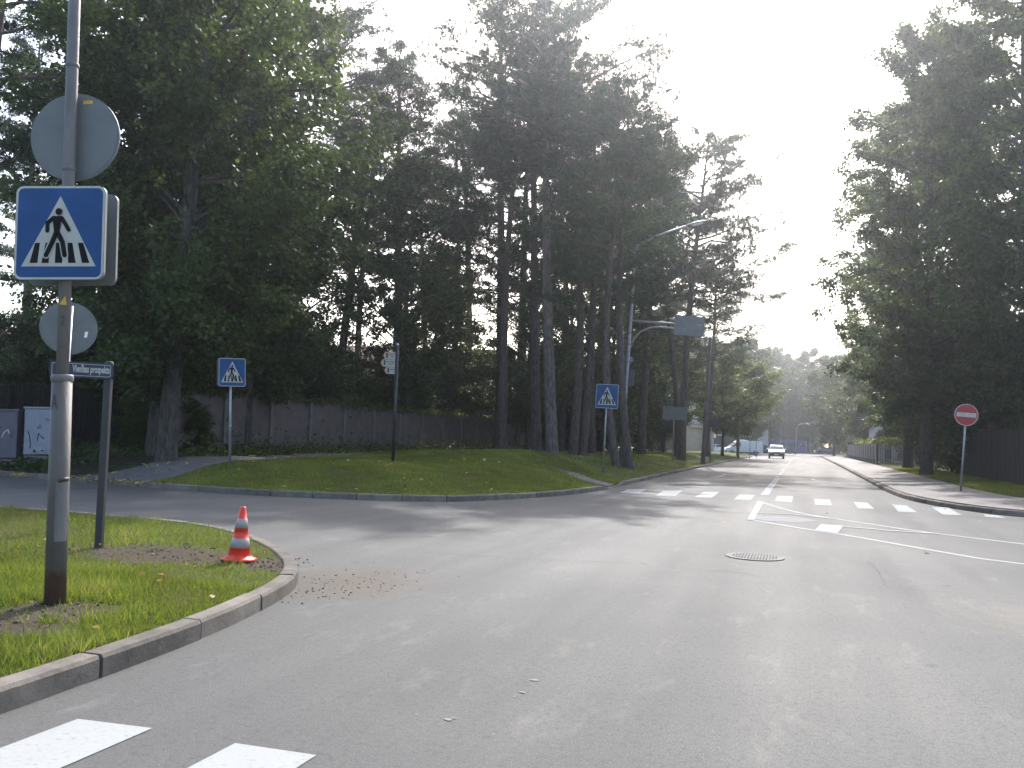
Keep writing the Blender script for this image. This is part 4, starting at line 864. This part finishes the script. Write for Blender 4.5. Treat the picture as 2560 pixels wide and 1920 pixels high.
for s_ in (-1, 1):
    mb = MB(); mb.box((2.38, s_ * .78, .88), (.3, .34, .22), bev=.05); mb.build('headlight', M['lamp'], t)
    mb = MB(); mb.box((1.5, s_ * (W / 2 + .12), 1.35), (.12, .22, .28), bev=.04); mb.build('mirror', M['plastic'], t)
    mb = MB(); mb.box((-2.64, s_ * .86, 1.05), (.06, .14, .5), bev=.01); mb.build('tail_light', M['redlens'], t)
    for x_ in (1.7, -1.65): wheel(t, (x_, s_ * (W / 2 - .1), .36), .36, .22, s_)
# blue bus
x, y = pd(1968, 196); t = thing('bus', 'blue bus crossing the far junction behind the white car', 'bus', (x, y, 0), YAW + R(180))
mb = MB(); side_body(mb, [(3.9, .35), (3.95, 1.4), (3.7, 2.75), (3.45, 2.95), (-3.85, 2.95), (-3.95, 2.8), (-3.95, .35)], 2.45); mb.build('body', M['busblue'], t)
mb = MB()
for s_ in (-1, 1):
    for i in range(5): mb.box((2.6 - i * 1.4, s_ * 1.226, 1.95), (1.28, .02, 1.0))
mb.build('side_windows', M['glass'], t)
mb = MB(); mb.add([(3.955, -1.05, 1.45), (3.955, 1.05, 1.45), (3.73, 1.0, 2.7), (3.73, -1.0, 2.7)], [(0, 1, 2, 3)]); mb.build('windscreen', M['glass'], t)
mb = MB(); mb.box((-3.97, 0, 1.7), (.08, 2.4, 2.3)); mb.build('rear_panel', M['vanwhite'], t)
for s_ in (-1, 1):
    mb = MB(); mb.box((3.93, s_ * .9, .75), (.1, .35, .25), bev=.03); mb.build('headlight', M['lamp'], t)
    for x_ in (2.4, -2.3): wheel(t, (x_, s_ * 1.1, .46), .46, .28, s_)
# dark lorry with pale roof edge behind the trees on the left of the junction
x, y = pd(1812, 150); t = thing('lorry', 'dark lorry with pale roof line behind the white van', 'lorry', (x, y, 0), YAW + R(180))
mb = MB(); mb.box((-1.2, 0, 1.75), (6.2, 2.4, 2.5)); mb.build('cargo_box', M['cardark'], t)
mb = MB(); mb.box((-1.2, 0, 3.05), (6.3, 2.45, .14)); mb.build('roof_edge', M['vanwhite'], t)
mb = MB(); side_body(mb, [(1.95, .5), (3.75, .5), (3.8, 1.4), (3.5, 2.5), (1.95, 2.6)], 2.3); mb.build('cab', M['cardark'], t)
mb = MB(); mb.add([(3.82, -1, 1.45), (3.82, 1, 1.45), (3.54, .95, 2.4), (3.54, -.95, 2.4)], [(0, 1, 2, 3)]); mb.build('windscreen', M['glass'], t)
for s_ in (-1, 1):
    for x_ in (2.9, -2.6): wheel(t, (x_, s_ * 1.05, .48), .48, .28, s_)

# ------------------------------------------------------------ pedestrian
def skin_body(name, pts, edges, rad, m, parent, sub=1):
    me = bpy.data.meshes.new(name); me.from_pydata(pts, edges, []); o = bpy.data.objects.new(name, me); COL.objects.link(o)
    o.modifiers.new('s', 'SKIN'); 
    for v_, r_ in zip(me.skin_vertices[0].data, rad): v_.radius = (r_, r_)
    me.skin_vertices[0].data[0].use_root = True
    o.modifiers.new('d', 'SUBSURF').levels = sub; bpy.context.view_layer.update()
    m2 = bpy.data.meshes.new_from_object(o.evaluated_get(bpy.context.evaluated_depsgraph_get())); bpy.data.objects.remove(o)
    m2.name = name; m2.materials.clear(); m2.materials.append(m)
    for p_ in m2.polygons: p_.use_smooth = True
    return link(bpy.data.objects.new(name, m2), parent)
x, y = pd(2049, 172); t = thing('person', 'pedestrian in grey jacket and dark trousers standing at the far junction', 'person', (x, y, 0), YAW)
P_ = [(0, 0, .95), (0, 0, 1.15), (0, 0, 1.38), (0, 0, 1.5), (0, -.01, 1.56), (0, -.015, 1.66), (0, 0, 1.74), (.17, 0, 1.4), (.25, 0, 1.12), (.26, -.05, .88), (.26, -.07, .8), (-.17, 0, 1.4), (-.25, 0, 1.12), (-.26, -.05, .88), (-.26, -.07, .8), (.09, 0, .88), (.1, -.02, .5), (.1, .03, .09), (.1, -.1, .04), (-.09, 0, .88), (-.1, .05, .5), (-.1, .1, .09), (-.1, -.03, .04)]
E_ = [(0, 1), (1, 2), (2, 3), (3, 4), (4, 5), (5, 6), (2, 7), (7, 8), (8, 9), (9, 10), (2, 11), (11, 12), (12, 13), (13, 14), (0, 15), (15, 16), (16, 17), (17, 18), (0, 19), (19, 20), (20, 21), (21, 22)]
skin_body('body', P_, E_, [.13, .12, .13, .06, .06, .095, .07, .06, .045, .035, .035, .06, .045, .035, .035, .085, .06, .042, .035, .085, .06, .042, .035], M['skin'], t)
skin_body('jacket', [P_[i] for i in (0, 1, 2, 7, 8, 9, 11, 12, 13)], [(0, 1), (1, 2), (2, 3), (3, 4), (4, 5), (2, 6), (6, 7), (7, 8)], [.165, .155, .165, .08, .065, .055, .08, .065, .055], M['cloth'], t)
skin_body('trousers', [P_[i] for i in (0, 15, 16, 17, 19, 20, 21)], [(0, 1), (1, 2), (2, 3), (0, 4), (4, 5), (5, 6)], [.15, .105, .08, .065, .105, .08, .065], M['trouser'], t)
mb = MB(); mb.lathe([(.0, 1.8), (.07, 1.785), (.1, 1.73), (.105, 1.68), (.09, 1.63)], 14, c=(0, .012, 0)); mb.build('hair', M['hair'], t)

# ------------------------------------------------------------ trees
def tubes_np(mb, pts, r0, r1, n=5):
    k = len(pts); mb.tube(pts, [r0 + (r1 - r0) * i / (k - 1) for i in range(k)], n, 0, False, True)
def pine_proto(seed, H, base, RAD, tr, dens=1.0, bend=.3, lean=(0, 0), bm_='pbark'):
    """trunk and crown of a Scots pine: bare bole, crooked limbs, cushions of needles"""
    r = np.random.default_rng(seed); mb = MB(); k = 12
    ph = r.uniform(0, 6.28, 2); ts = np.linspace(0, 1, k)
    axis = np.c_[bend * np.sin(ts * 3.1 + ph[0]) * ts + lean[0] * H * ts, bend * np.sin(ts * 2.6 + ph[1]) * ts + lean[1] * H * ts, H * ts]
    ax_at = lambda t: np.array([np.interp(t, ts, axis[:, i]) for i in range(3)])
    rad = [tr * (1.45 if t == 0 else 1.0) * (1 - t) ** .75 + .03 for t in ts]
    p = [tuple(a) for a in axis]; p[0] = (p[0][0], p[0][1], -.4)
    p.insert(1, (axis[0][0], axis[0][1], .35)); rad.insert(1, tr * 1.12); mb.tube(p, rad, 14, 0, True, True)
    tc = []; td = []
    nl = int(44 * dens)
    for i in range(nl):
        u = (i + r.uniform(0, 1)) / nl; t = base + (1 - base) * u * .985
        prof = min(1, .5 + u * 2.2) * (1 - u ** 2.2) ** .7 + .08
        L = RAD * prof * r.uniform(.4, 1.25); az = i * 2.4 + r.normal(0, .9); el = R(4 + 38 * u + r.normal(0, 9))
        d = np.array([math.cos(az) * math.cos(el), math.sin(az) * math.cos(el), math.sin(el)]); p0 = ax_at(t); pts = [p0]; m_ = 5
        wob = r.normal(0, .07 * L, (m_, 3)); curv = r.uniform(.02, .14) * L
        for s_ in range(1, m_ + 1):
            f = s_ / m_; pts.append(p0 + d * L * f + np.array([0, 0, curv * f * f]) + wob[s_ - 1] * f)
        tubes_np(mb, [tuple(q) for q in pts], max(.02, .045 * L ** .5 * tr / .25 * .8), .012, 5)
        P = np.array(pts); nsub = max(3, int(2.6 * L * dens ** .5)) 
        for s_ in range(nsub + 1):
            f = r.uniform(.3, 1.0) if s_ < nsub else 1.0
            q0 = np.array([np.interp(f * m_, range(m_ + 1), P[:, c]) for c in range(3)])
            a2 = az + r.choice([-1, 1]) * r.uniform(.3, 1.3); l2 = (.22 + .2 * r.random()) * L * (1.25 - f * .6) + .2
            q1 = q0 + np.array([math.cos(a2), math.sin(a2), r.uniform(-.05, .5)]) * l2
            if L > 1.5: mb.tube([tuple(q0), tuple((q0 + q1) / 2 + r.normal(0, .05, 3)), tuple(q1)], [.018, .012, .006], 3, 0, False, False)
            nt_ = int(r.uniform(12, 22))
            ff = r.uniform(.25, 1.1, nt_)[:, None]
            c = q0 + (q1 - q0) * ff + r.normal(0, 1, (nt_, 3)) * np.array([.2, .2, .085]) * (.75 + .1 * L)
            tc.append(c); dd = (q1 - q0) / (np.linalg.norm(q1 - q0) + 1e-6) * .5 + np.array([0, 0, .55]); td.append(np.repeat(dd[None], nt_, 0) + r.normal(0, .3, (nt_, 3)))
    for i in range(int(7)):                                  # dead stubs below the crown
        t = base * r.uniform(.45, .98); az = r.uniform(0, 6.28); L = r.uniform(.4, 1.7); p0 = ax_at(t)
        mb.tube([tuple(p0), tuple(p0 + np.array([math.cos(az), math.sin(az), r.uniform(-.2, .3)]) * L)], [.03, .008], 4, 0, False, False)
    tc = np.vstack(tc); td = np.vstack(td); N = len(tc); K = 9
    dirs = np.repeat(td, K, 0) * .75 + r.normal(0, .75, (N * K, 3)); dirs /= np.linalg.norm(dirs, axis=1)[:, None]
    b0 = np.repeat(tc, K, 0) + r.normal(0, .045, (N * K, 3)); sd = np.cross(dirs, r.normal(size=(N * K, 3))); sd /= np.linalg.norm(sd, axis=1)[:, None] + 1e-9
    ln_ = r.uniform(.13, .26, N * K)[:, None]; wd = .02
    v = np.stack([b0 - sd * wd, b0 + sd * wd, b0 + dirs * ln_ + sd * .006, ], 1).reshape(-1, 3)
    rnd = np.repeat(np.clip(.25 + .5 * r.random(N), 0, 1), K * 3)
    trunk = mb.build('trunk', M[bm_], None, fix=False)
    crown = np_mesh('crown', v, np.arange(len(v)).reshape(-1, 3), M['needle'], None, rnd)
    out = (trunk.data, crown.data); bpy.data.objects.remove(trunk); bpy.data.objects.remove(crown); return out
def leaf_proto(seed, H, RAD, tr, zlow, m, nl=60, per=15, leaf=.15, peak=.4, spread=1.0, sub=13, lean=(0, 0), gap=.0):
    """broad-leaved tree: forked trunk, rising limbs, clusters of single leaves"""
    r = np.random.default_rng(seed); mb = MB(); ts = np.linspace(0, 1, 9); ph = r.uniform(0, 6.28, 2)
    axis = np.c_[.35 * np.sin(ts * 3 + ph[0]) * ts + lean[0] * H * ts, .35 * np.sin(ts * 2.4 + ph[1]) * ts + lean[1] * H * ts, H * .93 * ts]
    at = lambda t: np.array([np.interp(t, ts, axis[:, i]) for i in range(3)])
    rad = [tr * (1 - t) ** .8 + .02 for t in ts]; p = [tuple(a) for a in axis]; p[0] = (p[0][0], p[0][1], -.4); rad[0] = tr * 1.35
    p.insert(1, (axis[0][0], axis[0][1], .4)); rad.insert(1, tr * 1.08); mb.tube(p, rad, 12, 0, True, True)
    cs = []; rn = []
    def env(zf):                                             # crown radius over the relative height
        return RAD * (min(1, (zf / peak)) ** .5 if zf < peak else max(0.04, 1 - ((zf - peak) / (1 - peak)) ** 1.9) ** .62)
    for i in range(nl):
        u = (i + r.random()) / nl; zt = zlow + (H - zlow) * u; zf = u
        az = i * 2.39996 + r.normal(0, .3); L = env(max(.04, zf)) * r.uniform(.7, 1.06) * (1 + .22 * math.sin(3 * az + seed) * math.sin(7 * u + seed))
        tip_z = zt + r.normal(0, .3); st = max(.04, (zt - L * r.uniform(.35, .75)) / (H * .93)) if u > .12 else max(.06, (zt + .5 * L) / H)
        p0 = at(min(.97, st)); a0 = at(min(.98, zt / H)); tip = np.array([a0[0] + math.cos(az) * L, a0[1] + math.sin(az) * L, tip_z]); mid = (p0 + tip) / 2 + np.array([0, 0, .14 * L]) + r.normal(0, .1 * L, 3)
        tt = np.linspace(0, 1, 6)[:, None]; P = p0 * (1 - tt) ** 2 + 2 * mid * tt * (1 - tt) + tip * tt ** 2
        tubes_np(mb, [tuple(q) for q in P], max(.025, tr * .34 * (L / RAD) ** .6), .012, 5)
        for s_ in range(sub):
            f = r.uniform(.28, 1.0) if s_ else 1.0
            q0 = np.array([np.interp(f * 5, range(6), P[:, c]) for c in range(3)])
            a2 = az + r.normal(0, .9); l2 = r.uniform(.4, 1.0) * (.45 + .16 * L) * spread
            q1 = q0 + np.array([math.cos(a2), math.sin(a2), r.normal(.1, .45)]) * l2
            mb.tube([tuple(q0), tuple(q1)], [.014, .006], 3, 0, False, False)
            for c_ in range(4):
                c = q0 + (q1 - q0) * r.uniform(.3, 1.05) + r.normal(0, .12, 3); n_ = int(per * r.uniform(.8, 1.6))
                cs.append(c + r.normal(0, 1, (n_, 3)) * np.array([.21, .21, .12]) * (.8 + leaf)); rn.append(np.full(n_, np.clip(r.normal(.45, .2), 0, 1)) + r.normal(0, .12, n_))
    c = np.vstack(cs); rn = np.clip(np.concatenate(rn), 0, 1); n = len(c)
    d = r.normal(size=(n, 3)); rad_ = c - np.array([at(.5)[0], at(.5)[1], 0]); rad_[:, 2] = 0; rad_ /= np.linalg.norm(rad_, axis=1)[:, None] + 1e-6
    d = d * .6 + rad_ * .45; d[:, 2] -= .35; d /= np.linalg.norm(d, axis=1)[:, None]
    w_ = np.cross(d, np.array([0, 0, 1.0]) + r.normal(0, .55, (n, 3))); w_ /= np.linalg.norm(w_, axis=1)[:, None] + 1e-9; nn = np.cross(w_, d)
    L_ = (leaf * r.uniform(.6, 1.3, n))[:, None]
    v = np.stack([c, c + d * L_ * .42 + w_ * L_ * .4 + nn * L_ * .08, c + d * L_, c + d * L_ * .42 - w_ * L_ * .4 + nn * L_ * .08], 1).reshape(-1, 3)
    trunk = mb.build('trunk', M['dbark'], None, fix=False)
    crown = np_mesh('crown', v, np.arange(4 * n).reshape(-1, 4), m, None, np.repeat(rn, 4))
    out = (trunk.data, crown.data); bpy.data.objects.remove(trunk); bpy.data.objects.remove(crown); return out
def plant(proto, name, label, cat, px, D, zf, s=1.0, rz=None, tilt=0.0, group=None, sz=None, xy=None):
    x, y = xy or pd(px, D); z = zf(x, y) if callable(zf) else zf
    o = thing(name, label, cat, (x, y, z), YAW, tilt, group)
    e = [link(bpy.data.objects.new(n_, me), o) for n_, me in zip(('trunk', 'crown'), proto)]
    for c in e:
        c.rotation_euler = (0, 0, rz if rz is not None else (px * 12.9898 + D * 3.7) % 6.28); c.scale = (s, s, sz or s)
    return o
PN = [pine_proto(11, 24.5, .66, 5.8, .3, 1.0, .4, (0, 0), 'pbark_pale'), pine_proto(12, 22, .5, 4.2, .24, .85, 1.0), pine_proto(13, 26, .6, 4.4, .27, .85, .8), pine_proto(14, 19, .42, 3.8, .2, .75, 1.2), pine_proto(15, 23, .36, 3.9, .26, 1.1, .8)]
PN.append(pine_proto(16, 22, .44, 5.3, .26, 1.25, .8))
LD = leaf_proto(21, 19, 5.0, .26, 2.0, M['leaf_dark'], 80, 14, .155, .42)
LD2 = leaf_proto(22, 17, 4.6, .22, 2.6, M['leaf_dark'], 60, 13, .17, .45)
LR = leaf_proto(23, 28, 6.2, .36, 3.4, M['leaf_dark'], 100, 13, .19, .36, 1.0, 15)
LR2 = leaf_proto(26, 27, 5.8, .34, 3.0, M['leaf_dark'], 84, 13, .2, .33, 1.0, 15)
LM = leaf_proto(24, 13, 4.2, .16, 1.6, M['leaf_mid'], 48, 12, .2, .45)
LL = leaf_proto(25, 12, 4.4, .16, 2.4, M['leaf_light'], 44, 12, .22, .5)
LS = leaf_proto(27, 7, 2.9, .09, .5, M['leaf_dark'], 34, 11, .17, .45)

W1 = 'pines and broadleaved trees of the wood behind the dark panel fence'
# pines on the verge in front of the fence
plant(PN[0], 'pine_tree', 'biggest pine with thick pale straight trunk at the middle of the photo', 'pine', 1382, 43, zb, .98, 2.2, -.058)
plant(PN[2], 'pine_tree', 'dark pine trunk close behind the left side of the biggest pine', 'pine', 1342, 46, zb, .95, 4.0, -.035)
plant(PN[1], 'pine_tree', 'pine of a close pair right of the biggest pine, left one, leaning right', 'pine', 1432, 44, zb, .93, 1.0, .045)
plant(PN[3], 'pine_tree', 'pine of a close pair right of the biggest pine, right one, leaning right', 'pine', 1457, 44.5, zb, 1.0, 5.0, .05)
plant(PN[3], 'pine_tree', 'slender pine leaning left just behind the crossing sign by the lamp post', 'pine', 1541, 36.5, zb, .83, 0.4, -.1)
plant(PN[1], 'pine_tree', 'pine with dark trunk directly behind the lamp post', 'pine', 1573, 37.5, zb, .78, 3.3, -.075)
plant(PN[5], 'pine_tree', 'tall straight pine right of the lamp post, farther back on the verge', 'pine', 1604, 60, zb, 1.08, 2.6, -.01)
plant(PN[5], 'pine_tree', 'pine with flaring dark base behind the wide grey sign back', 'pine', 1704, 57, zb, 1.0, .8, .035)
plant(PN[3], 'pine_tree', 'pine leaning left from beside the flaring pine base', 'pine', 1694, 60, zb, .98, 2.8, -.05)
plant(PN[5], 'pine_tree', 'pine beside the dark thick lamp post, crown at the right end of the pine row', 'pine', 1768, 76, zb, .84, 1.9, .0)
plant(PN[4], 'pine_tree', 'dark pine trunk on the verge right before the end of the panel fence', 'pine', 1256, 46, zb, .93, .3, .01)
# pines and trees behind the fence whose trunk or crown can be told
plant(PN[2], 'pine_tree', 'tallest pine, top cut off by the upper edge behind the biggest pine', 'pine', 1248, 55, zb, 1.22, 3.6, -.01)
plant(PN[4], 'pine_tree', 'pine with pointed crown top standing alone against the sky behind the signpost', 'pine', 988, 52, zb, 1.12, 1.2, -.01)
plant(PN[4], 'pine_tree', 'dark pine leaning right behind the fence left of the signpost', 'pine', 832, 48, zb, .98, 4.4, .06)
plant(LD2, 'slender_tree', 'slender black trunk rising right behind the signpost', 'tree', 1006, 47, zb, .95, 2.0, -.0)
plant(PN[1], 'pine_tree', 'pine trunk behind the fence between signpost and biggest pine', 'pine', 1124, 58, zb, 1.0, 5.5, -.01)
plant(PN[0], 'pine_tree', 'tall pine at the left edge of the sky gap beside the signpost', 'pine', 735, 46, zb, 1.04, 2.9, -.03)
plant(PN[4], 'pine_tree', 'dark pine with drooping branches at the far left edge of the photo', 'pine', -28, 25, zb, .95, .0, -.05)
# broadleaved trees at the left
plant(LD, 'broadleaf_tree', 'big dense dark broadleaved tree over the left crossing sign', 'tree', 420, 24.5, zb, 1.02, 1.3, .02)
plant(LD, 'broadleaf_tree', 'dark broadleaved tree rising behind the street name plate', 'tree', 300, 33, zb, 1.0, 3.9, .0)
plant(LD2, 'broadleaf_tree', 'slim second stem of dark tree just left of the big dense tree', 'tree', 384, 27, zb, .9, 5.2, .0)
plant(LD2, 'broadleaf_tree', 'dark tree with hanging branches right of the left crossing sign', 'tree', 612, 33, zb, 1.1, .6, .0)
# filling wood
k = 0
for px, D, pr, s in ((60, 46, PN[4], 1.0), (330, 52, PN[4], 1.15), (540, 44, LD, 1.0), (580, 62, PN[2], 1.25), (700, 44, LD2, .95), (890, 62, PN[1], 1.1), (1060, 64, PN[1], 1.0),
                     (1090, 60, LM, 1.05), (1160, 66, PN[4], 1.25), (1300, 64, PN[0], 1.2), (1320, 54, LD, .8), (1400, 62, PN[4], 1.1), (1420, 70, LD, .95), (1480, 58, PN[1], 1.1), (1500, 72, PN[4], 1.15), (1530, 62, LD2, .9), (1560, 80, PN[0], 1.15), (1600, 84, LD, .95), (1650, 88, PN[4], 1.0), (1660, 74, LM, .9)):
    nm = 'pine_tree' if any(pr is q_ for q_ in PN) else 'broadleaf_tree'
    plant(pr, nm, 'one of the trees filling the dark wood behind the panel fence', 'tree', px, D, .55, s, None, rng.normal(0, .015), W1)
for px, D, s in ((330, 34, .8), (520, 36, .75), (600, 38, .8), (690, 40, .9), (770, 42, .85), (850, 45, .8), (930, 54, .7), (1090, 56, .9), (1150, 60, 1.), (1220, 67, 1.1), (1290, 74, 1.1), (1360, 70, 1.2), (1430, 76, 1.2), (1490, 80, 1.2), (1560, 70, 1.2), (1610, 90, 1.3), (1640, 100, 1.2), (120, 36, .8), (20, 34, .8), (240, 36, .9)):
    plant(LS, 'shrub', 'one of the dark shrubs growing along behind the panel fence', 'shrub', px, D, .5, s, None, 0, 'dark shrubs behind the panel fence')
# trees down the street
plant(LL, 'broadleaf_tree', 'light green tree over the white van at the end of the left verge', 'tree', 1806, 84, zb, .95, .5, .02)
plant(LL, 'broadleaf_tree', 'light green young tree left of the white car, thin trunk', 'tree', 1845, 92, zb, .9, 2.2, .0)
plant(LM, 'broadleaf_tree', 'tree with sky gaps above the light green trees, behind the van', 'tree', 1872, 150, 0, 1.55, 1.1)
plant(LM, 'broadleaf_tree', 'rounded tree in the middle of the far end of the street', 'tree', 1960, 215, 0, 1.9, .2)
plant(LD2, 'broadleaf_tree', 'bluish dark tree behind the stacked sign backs', 'tree', 1925, 205, 0, 1.5, 3.2)
plant(LD2, 'broadleaf_tree', 'dark tree right of the blue bus at the street end', 'tree', 2022, 200, 0, 1.45, 2.1)
plant(LD, 'broadleaf_tree', 'far tree closing the street between bus and right tree row', 'tree', 2075, 220, 0, 1.3, 4.1)
plant(LM, 'broadleaf_tree', 'olive tree above the pedestrian, left end of the right tree row', 'tree', 2085, 140, .2, 1.25, .9)
for px, D, s in ((1700, 180, 1.6), (1770, 190, 1.5), (1830, 215, 1.6), (1890, 235, 1.6), (2000, 245, 1.6), (2050, 250, 1.5), (2120, 230, 1.6), (2180, 200, 1.5), (1640, 150, 1.5)):
    plant(LD2, 'broadleaf_tree', 'one of the distant trees closing off the end of the street', 'tree', px, D, 0, s, None, 0, 'distant trees beyond the junction')
for px, D, s in ((1690, 207, 1.3), (1745, 210, 1.2), (1800, 206, 1.3), (1860, 212, 1.3), (1915, 214, 1.2), (1965, 216, 1.3), (2010, 210, 1.1), (2040, 222, 1.2), (2100, 205, 1.2), (2135, 196, 1.2)):
    plant(LS, 'shrub', 'one of the dark bushes behind the junction at the end of the street', 'shrub', px, D, 0, s, None, 0, 'dark bushes beyond the junction')
for px, D, s in ((1720, 225, 1.3), (1810, 240, 1.35), (1905, 228, 1.3), (1985, 232, 1.35), (2030, 236, 1.25), (2095, 242, 1.35)):
    plant(LD, 'broadleaf_tree', 'one of the distant trees closing off the end of the street', 'tree', px, D, 0, s, None, 0, 'distant trees beyond the junction')
# the right-hand row
plant(LR, 'broadleaf_tree', 'large dark roadside tree, slimmer trunk next to the grey picket fence', 'tree', 2270, 54, zc, .86, 1.0, .02)
plant(LR2, 'broadleaf_tree', 'large dark roadside tree, thick trunk nearest the no entry sign', 'tree', 2316, 42, zc, .86, 2.7, .0)
plant(LR2, 'broadleaf_tree', 'tall tree crown filling the upper right corner behind the no entry sign', 'tree', 2580, 36, .3, .93, 5.1, .0)
plant(LR, 'broadleaf_tree', 'dark tree behind the board fence right of the thick trunk', 'tree', 2430, 52, .3, .95, 3.9, .0)
plant(LR2, 'broadleaf_tree', 'farther roadside tree whose branches overhang the slab fence', 'tree', 2220, 80, .25, .78, .4, .0)
plant(LM, 'broadleaf_tree', 'light edged tree behind the clipped hedge on the right', 'tree', 2165, 112, .25, 1.2, 1.8, .0)
for px, D, s in ((2380, 48, 1.0), (2450, 44, 1.1), (2530, 40, 1.1), (2620, 36, 1.0), (2350, 64, 1.1), (2300, 75, .9)):
    plant(LS, 'shrub', 'one of the dark shrubs behind the right board fence', 'shrub', px, D, .3, s, None, 0, 'dark shrubs behind the right board fence')
# clipped hedge, weeds
t = thing('hedge', 'clipped hedge with reddish end and green top along the slab fence', 'hedge', (6.6, 118, .2), 0)
c = np.c_[rng.uniform(-.7, .7, 5000), rng.uniform(0, 9, 5000), rng.uniform(.1, 2.1, 5000)]; leaf_cloud('foliage', c, 1, .2, M['hedge_red'], t)
c = np.c_[rng.uniform(-.3, 1.2, 9000), rng.uniform(-43, 9, 9000), 1.9 + rng.normal(0, .16, 9000)]; leaf_cloud('top_growth', c, 1, .2, M['leaf_light'], t)
mb = MB()
for i in range(14): mb.tube([(0, i * .65, -.1), (rng.uniform(-.2, .2), i * .65, 1.7)], .03, 5)
mb.build('stems', M['dbark'], t)
yv = rng.uniform(22, 72, 16000); xv = rng.uniform(-20.1, -17.3, 16000)
c = np.c_[xv, yv, zB(np.c_[xv, yv]) + rng.exponential(.09, 16000) * (1 + 1.6 * (xv < -19.2))]
o = leaf_cloud('weeds', c, 1, .13, M['leaf_mid'], None, None, .0); tag(o, 'dark low weeds growing along the foot of the panel fence', 'weeds', None, 'stuff')
n = 9000; xv = np.r_[rng.uniform(-24.4, -19.5, n)]; yv = rng.uniform(18.3, 27, n); c = np.c_[xv, yv, zB(np.c_[xv, yv]) + rng.exponential(.06, n)]
o = leaf_cloud('ground_cover', c, 1, .12, M['leaf_dark'], None, None, .0); tag(o, 'dark shaded ground cover around the utility cabinets', 'ground cover', None, 'stuff')
for px, D, s in ((470, 30, .28), (495, 30.5, .22), (355, 28, .3)):
    plant(LS, 'shrub', 'one of the small bushes at the foot of the fence near the big dense tree', 'shrub', px, D, zb, s, None, 0, 'small bushes at the fence foot')

# ------------------------------------------------------------ air volume added to lift the dark trees with a lens-like veil
mb = MB(); mb.box((0, 150, 29), (700, 700, 64)); hz = mb.build('glare_haze', None)
hz.data.materials.clear(); hm = bpy.data.materials.new('glare_haze'); hm.use_nodes = True; hm.node_tree.nodes.remove(hm.node_tree.nodes['Principled BSDF'])
pv = hm.node_tree.nodes.new('ShaderNodeVolumePrincipled'); pv.inputs['Color'].default_value = (.84, .9, 1, 1); pv.inputs['Density'].default_value = .0009; pv.inputs['Anisotropy'].default_value = .86
hm.node_tree.links.new(pv.outputs[0], hm.node_tree.nodes['Material Output'].inputs['Volume']); hz.data.materials.append(hm)
tag(hz, 'thin bright air volume added along the street as a veil of glare', 'glare_haze', kind='stuff')
scn.cycles.volume_bounces = 0
